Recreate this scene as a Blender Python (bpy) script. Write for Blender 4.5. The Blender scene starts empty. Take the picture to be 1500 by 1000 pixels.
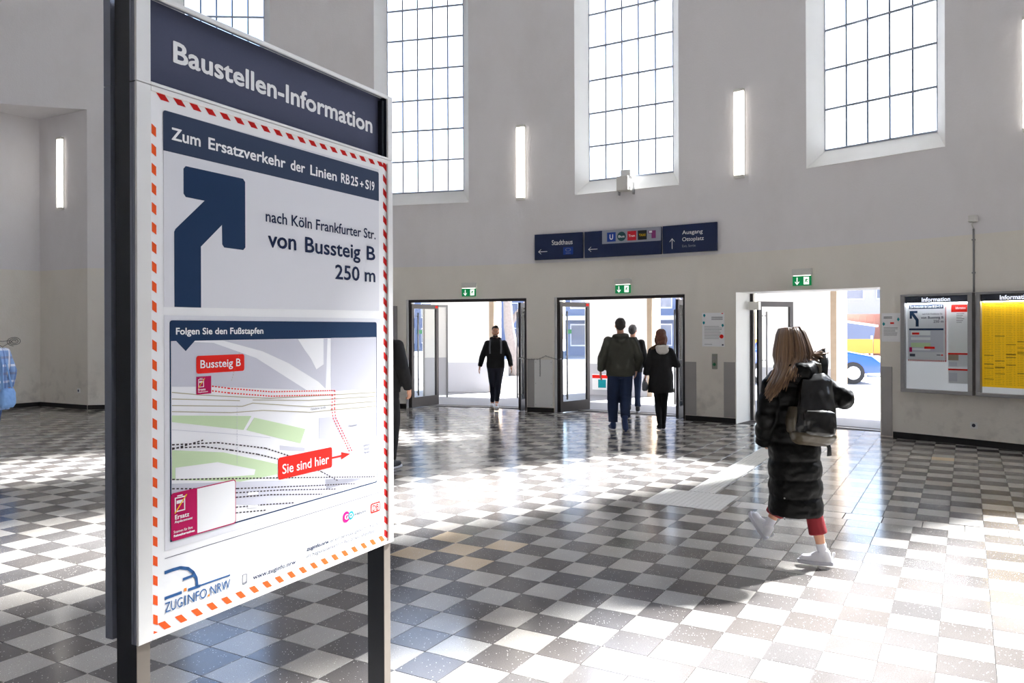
import bpy, bmesh, math, random
from mathutils import Vector, Matrix, noise, Quaternion
random.seed(7)
PI = math.pi
scn = bpy.context.scene
C = scn.collection

# ---------------------------------------------------------------- camera, sky, sun, exposure
cam_d = bpy.data.cameras.new('camera')
cam = bpy.data.objects.new('camera', cam_d); C.objects.link(cam)
cam_d.sensor_width = 36.0; cam_d.lens = 36.0 * 1150 / 1500
cam_d.shift_y = -19.2 / 1500
cam_d.clip_start = 0.05; cam_d.clip_end = 400
cam.matrix_world = Matrix.Translation((0, 0, 1.625)) @ Matrix.Rotation(0.0035, 4, 'Y') @ Matrix.Rotation(PI / 2, 4, 'X')
scn.camera = cam

SUN_AZ = math.atan2(0.82, 0.57)      # clockwise from +Y
SUN_EL = math.radians(47)
w = bpy.data.worlds.new('sky'); scn.world = w; w.use_nodes = True
wn = w.node_tree; bg = wn.nodes['Background']
sky = wn.nodes.new('ShaderNodeTexSky'); sky.sky_type = 'NISHITA'; sky.sun_disc = False
sky.sun_elevation = SUN_EL; sky.sun_rotation = SUN_AZ; sky.air_density = 1.0; sky.dust_density = 1.2; sky.ozone_density = 1.5
wn.links.new(sky.outputs[0], bg.inputs[0]); bg.inputs[1].default_value = 0.36
sd = bpy.data.lights.new('sun', 'SUN'); sd.energy = 31.0; sd.angle = math.radians(5.0); sd.color = (1.0, 0.96, 0.90)
so = bpy.data.objects.new('sun', sd); C.objects.link(so)
sdir = Vector((math.sin(SUN_AZ) * math.cos(SUN_EL), math.cos(SUN_AZ) * math.cos(SUN_EL), math.sin(SUN_EL)))
so.rotation_euler = sdir.to_track_quat('Z', 'Y').to_euler(); so.location = (30, 30, 40)
scn.view_settings.view_transform = 'Standard'; scn.view_settings.look = 'None'
scn.view_settings.exposure = 1.12; scn.view_settings.gamma = 1.0; scn.view_settings.use_curve_mapping = False
scn.cycles.max_bounces = 14; scn.cycles.diffuse_bounces = 7; scn.cycles.transparent_max_bounces = 24
scn.cycles.sample_clamp_indirect = 12.0
try:
    scn.cycles.use_denoising = True
except Exception:
    pass

# ---------------------------------------------------------------- colours and materials
def s2l(c):
    return c / 12.92 if c <= 0.04045 else ((c + 0.055) / 1.055) ** 2.4
def rgb(r, g, b):
    return (s2l(r / 255), s2l(g / 255), s2l(b / 255), 1.0)
def mat(name, col, rough=0.5, metal=0.0, var=0.0, vscale=8.0, bump=0.0, bscale=60.0, emit=0.0, coat=0.0, spec=0.5, ecol=None, sheen=0.0):
    m = bpy.data.materials.new(name); m.use_nodes = True
    n = m.node_tree; b = n.nodes['Principled BSDF']
    b.inputs['Base Color'].default_value = col; b.inputs['Roughness'].default_value = rough
    b.inputs['Metallic'].default_value = metal; b.inputs['Specular IOR Level'].default_value = spec
    b.inputs['Coat Weight'].default_value = coat; b.inputs['Coat Roughness'].default_value = 0.15
    if sheen: b.inputs['Sheen Weight'].default_value = sheen
    tc = n.nodes.new('ShaderNodeTexCoord')
    if var > 0:
        t = n.nodes.new('ShaderNodeTexNoise'); t.inputs['Scale'].default_value = vscale; t.inputs['Detail'].default_value = 6
        n.links.new(tc.outputs['Object'], t.inputs['Vector'])
        h = n.nodes.new('ShaderNodeMix'); h.data_type = 'RGBA'
        h.inputs[6].default_value = (*[c * (1 - var) for c in col[:3]], 1); h.inputs[7].default_value = (*[min(1, c * (1 + var)) for c in col[:3]], 1)
        n.links.new(t.outputs['Fac'], h.inputs[0]); n.links.new(h.outputs[2], b.inputs['Base Color'])
    if bump > 0:
        t2 = n.nodes.new('ShaderNodeTexNoise'); t2.inputs['Scale'].default_value = bscale; t2.inputs['Detail'].default_value = 4
        n.links.new(tc.outputs['Object'], t2.inputs['Vector'])
        bu = n.nodes.new('ShaderNodeBump'); bu.inputs['Strength'].default_value = bump; bu.inputs['Distance'].default_value = 0.01
        n.links.new(t2.outputs['Fac'], bu.inputs['Height']); n.links.new(bu.outputs[0], b.inputs['Normal'])
    if emit > 0:
        b.inputs['Emission Color'].default_value = ecol or col; b.inputs['Emission Strength'].default_value = emit
    return m

def wall_material():
    m = bpy.data.materials.new('painted_plaster'); m.use_nodes = True
    n = m.node_tree; b = n.nodes['Principled BSDF']; L = n.links
    tc = n.nodes.new('ShaderNodeTexCoord'); sx = n.nodes.new('ShaderNodeSeparateXYZ'); L.new(tc.outputs['Object'], sx.inputs[0])
    no = n.nodes.new('ShaderNodeTexNoise'); no.inputs['Scale'].default_value = 1.1; no.inputs['Detail'].default_value = 7; no.inputs['Roughness'].default_value = .6
    mp = n.nodes.new('ShaderNodeMapping'); mp.inputs['Scale'].default_value = (1, 1, .55)
    L.new(tc.outputs['Object'], mp.inputs[0]); L.new(mp.outputs[0], no.inputs['Vector'])
    gt = n.nodes.new('ShaderNodeMath'); gt.operation = 'GREATER_THAN'; gt.inputs[1].default_value = 2.885; L.new(sx.outputs['Z'], gt.inputs[0])
    mx = n.nodes.new('ShaderNodeMix'); mx.data_type = 'RGBA'
    mx.inputs[6].default_value = rgb(238, 233, 224); mx.inputs[7].default_value = rgb(235, 232, 233); L.new(gt.outputs[0], mx.inputs[0])
    cr = n.nodes.new('ShaderNodeValToRGB'); cr.color_ramp.elements[0].position = .25; cr.color_ramp.elements[0].color = (.80, .78, .75, 1)
    cr.color_ramp.elements[1].position = .55; cr.color_ramp.elements[1].color = (1, 1, 1, 1); L.new(no.outputs['Fac'], cr.inputs[0])
    mu = n.nodes.new('ShaderNodeMix'); mu.data_type = 'RGBA'; mu.blend_type = 'MULTIPLY'; mu.inputs[0].default_value = .35
    L.new(mx.outputs[2], mu.inputs[6]); L.new(cr.outputs[0], mu.inputs[7])
    # scuffs near the floor
    no2 = n.nodes.new('ShaderNodeTexNoise'); no2.inputs['Scale'].default_value = 5; no2.inputs['Detail'].default_value = 8; L.new(tc.outputs['Object'], no2.inputs['Vector'])
    mr = n.nodes.new('ShaderNodeMapRange'); mr.inputs[1].default_value = .0; mr.inputs[2].default_value = 1.1; mr.inputs[3].default_value = .5; mr.inputs[4].default_value = 0; L.new(sx.outputs['Z'], mr.inputs[0])
    r2 = n.nodes.new('ShaderNodeMapRange'); r2.inputs[1].default_value = .5; r2.inputs[2].default_value = .75; L.new(no2.outputs['Fac'], r2.inputs[0])
    mm = n.nodes.new('ShaderNodeMath'); mm.operation = 'MULTIPLY'; L.new(mr.outputs[0], mm.inputs[0]); L.new(r2.outputs[0], mm.inputs[1])
    m3 = n.nodes.new('ShaderNodeMix'); m3.data_type = 'RGBA'; m3.inputs[7].default_value = rgb(150, 145, 135); L.new(mm.outputs[0], m3.inputs[0]); L.new(mu.outputs[2], m3.inputs[6])
    L.new(m3.outputs[2], b.inputs['Base Color']); b.inputs['Roughness'].default_value = .85; b.inputs['Specular IOR Level'].default_value = .2
    t2 = n.nodes.new('ShaderNodeTexNoise'); t2.inputs['Scale'].default_value = 35; t2.inputs['Detail'].default_value = 5; L.new(tc.outputs['Object'], t2.inputs['Vector'])
    bu = n.nodes.new('ShaderNodeBump'); bu.inputs['Strength'].default_value = .25; bu.inputs['Distance'].default_value = .01
    L.new(t2.outputs['Fac'], bu.inputs['Height']); L.new(bu.outputs[0], b.inputs['Normal'])
    return m

def tile_material():
    m = bpy.data.materials.new('terrazzo_tile'); m.use_nodes = True
    n = m.node_tree; b = n.nodes['Principled BSDF']; L = n.links
    at = n.nodes.new('ShaderNodeAttribute'); at.attribute_name = 'Col'
    tc = n.nodes.new('ShaderNodeNewGeometry')
    vo = n.nodes.new('ShaderNodeTexVoronoi'); vo.inputs['Scale'].default_value = 75; L.new(tc.outputs['Position'], vo.inputs['Vector'])
    lt = n.nodes.new('ShaderNodeMath'); lt.operation = 'LESS_THAN'; lt.inputs[1].default_value = .2; L.new(vo.outputs['Distance'], lt.inputs[0])
    sp = n.nodes.new('ShaderNodeSeparateColor'); L.new(vo.outputs['Color'], sp.inputs[0])
    g2 = n.nodes.new('ShaderNodeMath'); g2.operation = 'GREATER_THAN'; g2.inputs[1].default_value = .72; L.new(sp.outputs[0], g2.inputs[0])
    ml = n.nodes.new('ShaderNodeMath'); ml.operation = 'MULTIPLY'; L.new(lt.outputs[0], ml.inputs[0]); L.new(g2.outputs[0], ml.inputs[1])
    no = n.nodes.new('ShaderNodeTexNoise'); no.inputs['Scale'].default_value = 180; no.inputs['Detail'].default_value = 5; L.new(tc.outputs['Position'], no.inputs['Vector'])
    mr = n.nodes.new('ShaderNodeMapRange'); mr.inputs[1].default_value = .3; mr.inputs[2].default_value = .7; mr.inputs[3].default_value = .78; mr.inputs[4].default_value = 1.18; L.new(no.outputs['Fac'], mr.inputs[0])
    no3 = n.nodes.new('ShaderNodeTexNoise'); no3.inputs['Scale'].default_value = 1.3; no3.inputs['Detail'].default_value = 8; L.new(tc.outputs['Position'], no3.inputs['Vector'])
    mr3 = n.nodes.new('ShaderNodeMapRange'); mr3.inputs[1].default_value = .3; mr3.inputs[2].default_value = .7; mr3.inputs[3].default_value = .85; mr3.inputs[4].default_value = 1.1; L.new(no3.outputs['Fac'], mr3.inputs[0])
    mq = n.nodes.new('ShaderNodeMath'); mq.operation = 'MULTIPLY'; L.new(mr.outputs[0], mq.inputs[0]); L.new(mr3.outputs[0], mq.inputs[1])
    sc = n.nodes.new('ShaderNodeVectorMath'); sc.operation = 'SCALE'; L.new(at.outputs['Color'], sc.inputs[0]); L.new(mq.outputs[0], sc.inputs['Scale'])
    mx = n.nodes.new('ShaderNodeMix'); mx.data_type = 'RGBA'; mx.inputs[7].default_value = rgb(225, 220, 212)
    L.new(ml.outputs[0], mx.inputs[0]); L.new(sc.outputs[0], mx.inputs[6]); L.new(mx.outputs[2], b.inputs['Base Color'])
    r3 = n.nodes.new('ShaderNodeMapRange'); r3.inputs[1].default_value = .3; r3.inputs[2].default_value = .7; r3.inputs[3].default_value = .12; r3.inputs[4].default_value = .20; L.new(no3.outputs['Fac'], r3.inputs[0])
    L.new(r3.outputs[0], b.inputs['Roughness']); b.inputs['Specular IOR Level'].default_value = .42
    bu = n.nodes.new('ShaderNodeBump'); bu.inputs['Strength'].default_value = .06; bu.inputs['Distance'].default_value = .004
    n4 = n.nodes.new('ShaderNodeTexNoise'); n4.inputs['Scale'].default_value = 9; L.new(tc.outputs['Position'], n4.inputs['Vector'])
    L.new(n4.outputs['Fac'], bu.inputs['Height']); L.new(bu.outputs[0], b.inputs['Normal'])
    return m

def pane_material(scatter=.09):
    # textured cathedral glass: part of the light passes straight, part is scattered
    m = bpy.data.materials.new('textured_window_glass'); m.use_nodes = True
    n = m.node_tree; L = n.links; n.nodes.remove(n.nodes['Principled BSDF']); out = n.nodes['Material Output']
    tr = n.nodes.new('ShaderNodeBsdfTransparent'); tr.inputs[0].default_value = (.93, .96, 1, 1)
    tl = n.nodes.new('ShaderNodeBsdfTranslucent'); tl.inputs[0].default_value = (.93, .96, 1, 1)
    gl = n.nodes.new('ShaderNodeBsdfGlossy'); gl.inputs['Roughness'].default_value = .12
    fr = n.nodes.new('ShaderNodeLayerWeight'); fr.inputs[0].default_value = .18
    a = n.nodes.new('ShaderNodeMixShader'); a.inputs[0].default_value = scatter; L.new(tr.outputs[0], a.inputs[1]); L.new(tl.outputs[0], a.inputs[2])
    c = n.nodes.new('ShaderNodeMixShader'); L.new(fr.outputs['Fresnel'], c.inputs[0]); L.new(a.outputs[0], c.inputs[1]); L.new(gl.outputs[0], c.inputs[2])
    L.new(c.outputs[0], out.inputs[0]); return m

def clear_glass(name='clear_glass', tint=(.97, .985, .985, 1)):
    m = bpy.data.materials.new(name); m.use_nodes = True
    n = m.node_tree; L = n.links; n.nodes.remove(n.nodes['Principled BSDF']); out = n.nodes['Material Output']
    tr = n.nodes.new('ShaderNodeBsdfTransparent'); tr.inputs[0].default_value = tint
    gl = n.nodes.new('ShaderNodeBsdfGlossy'); gl.inputs['Roughness'].default_value = .03
    fr = n.nodes.new('ShaderNodeLayerWeight'); fr.inputs[0].default_value = .10
    c = n.nodes.new('ShaderNodeMixShader'); L.new(fr.outputs['Fresnel'], c.inputs[0]); L.new(tr.outputs[0], c.inputs[1]); L.new(gl.outputs[0], c.inputs[2])
    L.new(c.outputs[0], out.inputs[0]); return m

def plaid_material():
    m = mat('plaid_cloth', rgb(120, 150, 195), .9)
    n = m.node_tree; L = n.links; b = n.nodes['Principled BSDF']; tc = n.nodes.new('ShaderNodeTexCoord'); sx = n.nodes.new('ShaderNodeSeparateXYZ'); L.new(tc.outputs['Object'], sx.inputs[0])
    prev = None
    col = rgb(125, 155, 200)
    for ax, sc, c2, th in (('Z', 9, rgb(225, 228, 235), .72), ('X', 11, rgb(70, 95, 150), .7), ('Z', 4.5, rgb(60, 80, 130), .85), ('X', 5.5, rgb(235, 235, 240), .88)):
        mu = n.nodes.new('ShaderNodeMath'); mu.operation = 'MULTIPLY'; mu.inputs[1].default_value = sc; L.new(sx.outputs[ax], mu.inputs[0])
        fr = n.nodes.new('ShaderNodeMath'); fr.operation = 'FRACT'; L.new(mu.outputs[0], fr.inputs[0])
        gt = n.nodes.new('ShaderNodeMath'); gt.operation = 'GREATER_THAN'; gt.inputs[1].default_value = th; L.new(fr.outputs[0], gt.inputs[0])
        h = n.nodes.new('ShaderNodeMath'); h.operation = 'MULTIPLY'; h.inputs[1].default_value = .7; L.new(gt.outputs[0], h.inputs[0])
        mx = n.nodes.new('ShaderNodeMix'); mx.data_type = 'RGBA'; mx.inputs[7].default_value = c2; L.new(h.outputs[0], mx.inputs[0])
        if prev: L.new(prev, mx.inputs[6])
        else: mx.inputs[6].default_value = col
        prev = mx.outputs[2]
    L.new(prev, b.inputs['Base Color']); return m

M = dict(
    wall=wall_material(), tile=tile_material(), pane=pane_material(), pane_clear=pane_material(.03), glass=clear_glass(),
    ceiling=mat('ceiling_paint', rgb(238, 236, 232), .9, var=.03),
    reveal=mat('white_reveal_paint', rgb(238, 237, 234), .75, var=.04, vscale=4),
    grout=mat('grout', rgb(62, 58, 58), .8),
    black=mat('black_skirting', rgb(28, 26, 27), .6, var=.2),
    mullion=mat('painted_steel_bar', rgb(160, 168, 182), .5),
    mullion_dark=mat('lead_bar', rgb(70, 84, 104), .45),
    doorframe=mat('dark_bronze_door_frame', rgb(66, 62, 63), .35, .6, var=.1),
    steel=mat('brushed_steel', rgb(176, 176, 178), .32, 1.0, var=.06, vscale=30),
    steelplate=mat('worn_steel_plate', rgb(176, 172, 170), .5, .2, var=.14, vscale=3),
    alu=mat('anodised_aluminium', rgb(158, 157, 158), .4, .6),
    white=mat('white_paint', rgb(238, 238, 236), .45),
    offwhite=mat('offwhite_plastic', rgb(222, 220, 214), .5),
    signframe=mat('white_powder_coat', rgb(236, 235, 232), .4),
    navy=mat('navy_powder_coat', rgb(22, 32, 52), .33),
    steelblue=mat('blue_grey_profile', rgb(128, 133, 148), .4, .25),
    postdark=mat('dark_post', rgb(20, 24, 33), .42),
    postface=mat('lit_post_face', rgb(128, 120, 112), .35, .5),  # brownish tone of the post where light falls on its front
    header=mat('slate_blue_print', rgb(82, 86, 108), .42, var=.05, vscale=120),
    ink=mat('dark_blue_ink', rgb(28, 54, 88), .45),
    ink2=mat('slate_ink', rgb(56, 68, 92), .45),
    inktext=mat('navy_ink', rgb(30, 42, 74), .5),
    paper=mat('poster_paper', rgb(247, 247, 248), .45),
    lightgrey=mat('pale_grey_print', rgb(228, 228, 233), .45),
    mapgrey=mat('map_grey', rgb(208, 208, 219), .5),
    mapwhite=mat('map_white', rgb(246, 246, 249), .5),
    mapgreen=mat('map_green', rgb(204, 225, 184), .5),
    maproad=mat('map_road_edge', rgb(184, 176, 150), .5),
    rail=mat('rail_ink', rgb(74, 66, 70), .5),
    red=mat('signal_red', rgb(236, 38, 28), .45),
    darkred=mat('stripe_red_shaded', rgb(200, 28, 26), .5),  # shaded tone of the stripe print
    orange=mat('stripe_red_lit', rgb(242, 92, 36), .5),  # lit tone of the same stripe print
    magenta=mat('magenta_print', rgb(188, 18, 88), .45),
    pink=mat('pink_print', rgb(226, 20, 120), .45),
    teal=mat('teal_print', rgb(30, 150, 160), .45),
    yellowink=mat('yellow_print', rgb(250, 205, 20), .45),
    logoblue=mat('logo_blue', rgb(52, 96, 150), .45),
    logoorange=mat('logo_orange', rgb(240, 140, 50), .45),
    whiteink=mat('white_lettering', rgb(250, 250, 250), .5),
    greytext=mat('grey_text', rgb(84, 86, 100), .5),
    boardnavy=mat('board_navy', rgb(18, 36, 78), .35),
    boardgrey=mat('board_grey', rgb(152, 156, 170), .4),
    ublue=mat('u_blue', rgb(20, 64, 160), .4), busgreen=mat('bus_green', rgb(16, 70, 76), .4),
    tramred=mat('tram_red', rgb(214, 22, 44), .4), taxiblack=mat('taxi_black', rgb(26, 26, 24), .4),
    purple=mat('purple_print', rgb(130, 44, 110), .4),
    exitgreen=mat('exit_green', rgb(0, 132, 72), .4, emit=.25), exitwhite=mat('exit_white', rgb(245, 250, 245), .4, emit=.5),
    lamp=mat('fluorescent_diffuser', rgb(255, 250, 240), .4, emit=1.15, ecol=(1, .95, .86, 1)),
    casetube=mat('case_tube', rgb(250, 252, 255), .4, emit=22.0, ecol=(.93, .96, 1, 1)), tube=mat('fluorescent_tube', rgb(255, 253, 246), .4, emit=2.4, ecol=(1, .97, .9, 1)),
    timetable=mat('yellow_timetable', rgb(242, 190, 8), .55, var=.04, vscale=6, emit=.12),  # the sheet is no lamp, a faint glow is added to brighten it
    caseback=mat('glowing_case_back', rgb(232, 233, 238), .6, emit=.10),  # faint glow added to the panel in place of light from the case tube
    casehead=mat('case_header', rgb(58, 60, 74), .4), casetext=mat('lit_lettering', rgb(235, 238, 255), .4, emit=.5),
    ttline=mat('timetable_rule', rgb(120, 84, 8), .6),
    green=mat('green_button', rgb(40, 120, 80), .4), boxgrey=mat('grey_box', rgb(150, 152, 140), .5),
    pave=mat('plaza_paving', rgb(128, 129, 134), .7, var=.06, vscale=2),
    stone=mat('tan_stone', rgb(170, 152, 132), .8, var=.12, vscale=9),
    extwhite=mat('outside_white_render', rgb(244, 243, 240), .8, var=.02),
    plinth=mat('grey_plinth', rgb(196, 196, 202), .7),
    facade=mat('facade_pale', rgb(186, 180, 172), .8, var=.06), facadeblue=mat('facade_blue_grey', rgb(98, 110, 138), .7),
    winglass=mat('dark_window', rgb(70, 84, 112), .15, spec=.8), bark=mat('bark', rgb(120, 112, 108), .9, var=.25, vscale=14),
    leaf=mat('foliage', rgb(112, 140, 60), .8, var=.3), carblue=mat('car_blue', rgb(4, 62, 150), .25, coat=1), rubber=mat('rubber', rgb(30, 30, 32), .8),
    yellow=mat('site_yellow', rgb(206, 150, 62), .6), roadred=mat('site_red', rgb(140, 96, 84), .7),
    skin=mat('skin', rgb(216, 160, 132), .5, var=.06, vscale=20), lips=mat('lips', rgb(165, 95, 88), .5), eye=mat('eye', rgb(40, 30, 26), .2),
    eyewhite=mat('eye_white', rgb(230, 226, 222), .3), hairdark=mat('dark_hair', rgb(36, 28, 25), .55, var=.3, vscale=60, bump=.6, bscale=140),
    hairgrey=mat('grey_hair', rgb(92, 88, 88), .6, var=.3, vscale=60, bump=.6, bscale=140), hairred=mat('auburn_hair', rgb(104, 58, 40), .5, var=.3, vscale=60, bump=.6, bscale=120),
    blackcloth=mat('black_cloth', rgb(17, 17, 20), .85, var=.2, bump=.3, bscale=30), puffer=mat('black_puffer_nylon', rgb(6, 6, 7), .5, var=.12, bump=.45, bscale=18, spec=.16),
    navycloth=mat('navy_cloth', rgb(34, 38, 54), .85, var=.15, bump=.3, bscale=30), olive=mat('olive_jacket', rgb(62, 62, 54), .8, var=.12, bump=.4, bscale=24),
    denim=mat('dark_denim', rgb(34, 50, 82), .85, var=.18, bump=.3, bscale=60), jeans=mat('blue_denim', rgb(40, 76, 132), .85, var=.18, bump=.3, bscale=60),
    cream=mat('cream_fleece', rgb(214, 208, 202), .95, var=.1, bump=.8, bscale=90), brownfur=mat('brown_trim', rgb(96, 70, 56), .95, var=.2, bump=.8, bscale=90),
    maroon=mat('maroon_trousers', rgb(136, 28, 38), .8, var=.08, bump=.2, bscale=50), sock=mat('white_sock', rgb(228, 228, 236), .9, bump=.3, bscale=200),
    sneaker=mat('white_leather', rgb(232, 232, 238), .45), sole=mat('rubber_sole', rgb(205, 205, 214), .6), darkshoe=mat('dark_shoe', rgb(36, 38, 46), .6), blueshoe=mat('blue_shoe', rgb(40, 62, 110), .6),
    greysole=mat('grey_sole', rgb(168, 160, 150), .7),
    leather=mat('black_leather', rgb(7, 7, 8), .24, var=.1, bump=.5, bscale=12, spec=.6), leatherolive=mat('olive_brown_leather', rgb(66, 58, 44), .36, var=.15, bump=.3, bscale=20),
    plaid=plaid_material(), bagblue=mat('light_blue_bag', rgb(112, 150, 200), .8, var=.1), greybag=mat('grey_mitten', rgb(118, 122, 130), .9),
    wire=mat('grey_conduit', rgb(150, 150, 150), .5), chain=mat('chain_steel', rgb(110, 108, 108), .4, .8), graffiti=mat('marker_ink', rgb(100, 98, 92), .6),
    tactile=mat('tactile_white', rgb(206, 203, 197), .5, var=.06, vscale=3),
)
def hair_material():
    m = mat('long_brown_hair', rgb(120, 80, 52), .38, spec=.5); n = m.node_tree; L = n.links; b = n.nodes['Principled BSDF']
    at = n.nodes.new('ShaderNodeAttribute'); at.attribute_name = 'Col'; L.new(at.outputs['Color'], b.inputs['Base Color']); return m
M['hairbrown'] = hair_material()
for k_ in ('paper', 'lightgrey', 'mapgrey', 'mapwhite', 'mapgreen', 'maproad', 'rail', 'red', 'darkred', 'orange', 'magenta', 'pink', 'teal', 'yellowink', 'logoblue', 'logoorange', 'whiteink', 'greytext', 'inktext', 'ink', 'ink2', 'header'):
    b_ = M[k_].node_tree.nodes['Principled BSDF']; b_.inputs['Roughness'].default_value = .75; b_.inputs['Specular IOR Level'].default_value = .18

# ---------------------------------------------------------------- object helpers
def obj(name, me, parent=None, mw=None, **props):
    o = bpy.data.objects.new(name, me); C.objects.link(o)
    if parent is not None: o.parent = parent
    if mw is not None: o.matrix_local = mw
    for k, v in props.items(): o[k] = v
    return o
def empty(name, label, cat, mw=None, group=None, kind=None):
    o = bpy.data.objects.new(name, None); C.objects.link(o); o.empty_display_size = .1
    if mw is not None: o.matrix_local = mw
    if label: o['label'] = label
    if cat: o['category'] = cat
    if group: o['group'] = group
    if kind: o['kind'] = kind
    return o
def copy_tree(o, parent=None):
    c = o.copy(); C.objects.link(c); c.parent = parent
    for ch in [x for x in scn.objects if x.parent == o]: copy_tree(ch, c)
    return c

class MB:
    def __init__(s): s.v = []; s.f = []
    def add(s, vs, fs, mx=None):
        o = len(s.v)
        s.v += [tuple(mx @ Vector(p)) if mx is not None else tuple(p) for p in vs]
        s.f += [[i + o for i in f] for f in fs]; return s
    def quad(s, a, b, c, d): return s.add([a, b, c, d], [[0, 1, 2, 3]])
    def box(s, x0, y0, z0, x1, y1, z1, mx=None):
        v = [(x0, y0, z0), (x1, y0, z0), (x1, y1, z0), (x0, y1, z0), (x0, y0, z1), (x1, y0, z1), (x1, y1, z1), (x0, y1, z1)]
        return s.add(v, [[0, 3, 2, 1], [4, 5, 6, 7], [0, 1, 5, 4], [1, 2, 6, 5], [2, 3, 7, 6], [3, 0, 4, 7]], mx)
    def prism(s, pts, z0, z1, mx=None):
        n = len(pts)
        ar = sum(pts[i][0] * pts[(i + 1) % n][1] - pts[(i + 1) % n][0] * pts[i][1] for i in range(n))
        if ar < 0: pts = pts[::-1]
        v = [(x, y, z0) for x, y in pts] + [(x, y, z1) for x, y in pts]
        return s.add(v, [list(range(n))[::-1], list(range(n, 2 * n))] + [[i, (i + 1) % n, n + (i + 1) % n, n + i] for i in range(n)], mx)
    def tube(s, pts, rad, seg=10, flat=None):
        P = [Vector(p) for p in pts]; n = len(P)
        R = rad if isinstance(rad, (list, tuple)) else [rad] * n
        ref = None; o = len(s.v); base = []
        for i, p in enumerate(P):
            t = (P[min(i + 1, n - 1)] - P[max(i - 1, 0)]).normalized()
            if ref is None:
                h = Vector(flat) if flat else (Vector((0, 0, 1)) if abs(t.z) < .9 else Vector((0, 1, 0)))
                ref = (h - t * h.dot(t)).normalized()
            else: ref = (ref - t * ref.dot(t)).normalized()
            bn = t.cross(ref); r = R[i]; ra, rb = (r if isinstance(r, (tuple, list)) else (r, r))
            for k in range(seg):
                a = 2 * PI * k / seg; s.v.append(tuple(p + ref * (math.cos(a) * ra) + bn * (math.sin(a) * rb)))
        for i in range(n - 1):
            for k in range(seg):
                a = o + i * seg + k; b = o + i * seg + (k + 1) % seg
                s.f.append([a, b, b + seg, a + seg])
        s.f.append([o + k for k in range(seg)][::-1]); s.f.append([o + (n - 1) * seg + k for k in range(seg)]); return s
    def limb(s, pts, rad, seg=12):
        """tube with rounded ends"""
        P = [Vector(p) for p in pts]; R = list(rad)
        r0 = R[0] if not isinstance(R[0], (tuple, list)) else min(R[0]); r1 = R[-1] if not isinstance(R[-1], (tuple, list)) else min(R[-1])
        d0 = (P[0] - P[1]).normalized(); d1 = (P[-1] - P[-2]).normalized()
        def sc(r, k): return (r[0] * k, r[1] * k) if isinstance(r, (tuple, list)) else r * k
        PP = [P[0] + d0 * r0 * .85, P[0] + d0 * r0 * .5] + P + [P[-1] + d1 * r1 * .5, P[-1] + d1 * r1 * .85]
        RR = [sc(R[0], .45), sc(R[0], .85)] + R + [sc(R[-1], .85), sc(R[-1], .45)]
        return s.tube(PP, RR, seg)
    def loft(s, rings, seg=28, power=1.0):
        """rings (cx,cy,z,rx,ry)"""
        o = len(s.v); n = len(rings)
        for cx, cy, z, rx, ry in rings:
            for k in range(seg):
                a = 2 * PI * k / seg; ca, sa = math.cos(a), math.sin(a)
                s.v.append((cx + rx * math.copysign(abs(ca) ** power, ca), cy + ry * math.copysign(abs(sa) ** power, sa), z))
        up = rings[-1][2] > rings[0][2]
        for i in range(n - 1):
            for k in range(seg):
                a = o + i * seg + k; b = o + i * seg + (k + 1) % seg
                s.f.append([a, b, b + seg, a + seg] if up else [a, a + seg, b + seg, b])
        A = [o + k for k in range(seg)]; B = [o + (n - 1) * seg + k for k in range(seg)]
        s.f.append(A[::-1] if up else A); s.f.append(B if up else B[::-1]); return s
    def ball(s, c, r, mx=None, u=14, v=9):
        r = r if isinstance(r, (tuple, list)) else (r, r, r); o = len(s.v); c = Vector(c); vs = []
        for j in range(1, v):
            t = PI * j / v
            for k in range(u):
                a = 2 * PI * k / u; vs.append(Vector((r[0] * math.sin(t) * math.cos(a), r[1] * math.sin(t) * math.sin(a), r[2] * math.cos(t))))
        vs += [Vector((0, 0, r[2])), Vector((0, 0, -r[2]))]
        s.v += [tuple(c + ((mx @ q) if mx is not None else q)) for q in vs]
        for j in range(v - 2):
            for k in range(u):
                a = o + j * u + k; b = o + j * u + (k + 1) % u; s.f.append([a, a + u, b + u, b])
        T = o + (v - 1) * u; Bt = T + 1
        for k in range(u):
            s.f.append([T, o + k, o + (k + 1) % u]); s.f.append([Bt, o + (v - 2) * u + (k + 1) % u, o + (v - 2) * u + k])
        return s
    def mesh(s, name, m=None, smooth=False):
        me = bpy.data.meshes.new(name); me.from_pydata(s.v, [], s.f); me.update()
        if m is not None: me.materials.append(m)
        if smooth: me.polygons.foreach_set('use_smooth', [True] * len(me.polygons))
        return me
    def build(s, name, m, parent=None, mw=None, smooth=False, **props):
        return obj(name, s.mesh(name, m, smooth), parent, mw, **props)

def bevel(me, w=.004, seg=2):
    bm = bmesh.new(); bm.from_mesh(me); bmesh.ops.bevel(bm, geom=[e for e in bm.edges if len(e.link_faces) == 2 and e.calc_face_angle(0) > .5], offset=w, segments=seg, affect='EDGES', profile=.5)
    bm.to_mesh(me); bm.free(); return me

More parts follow.
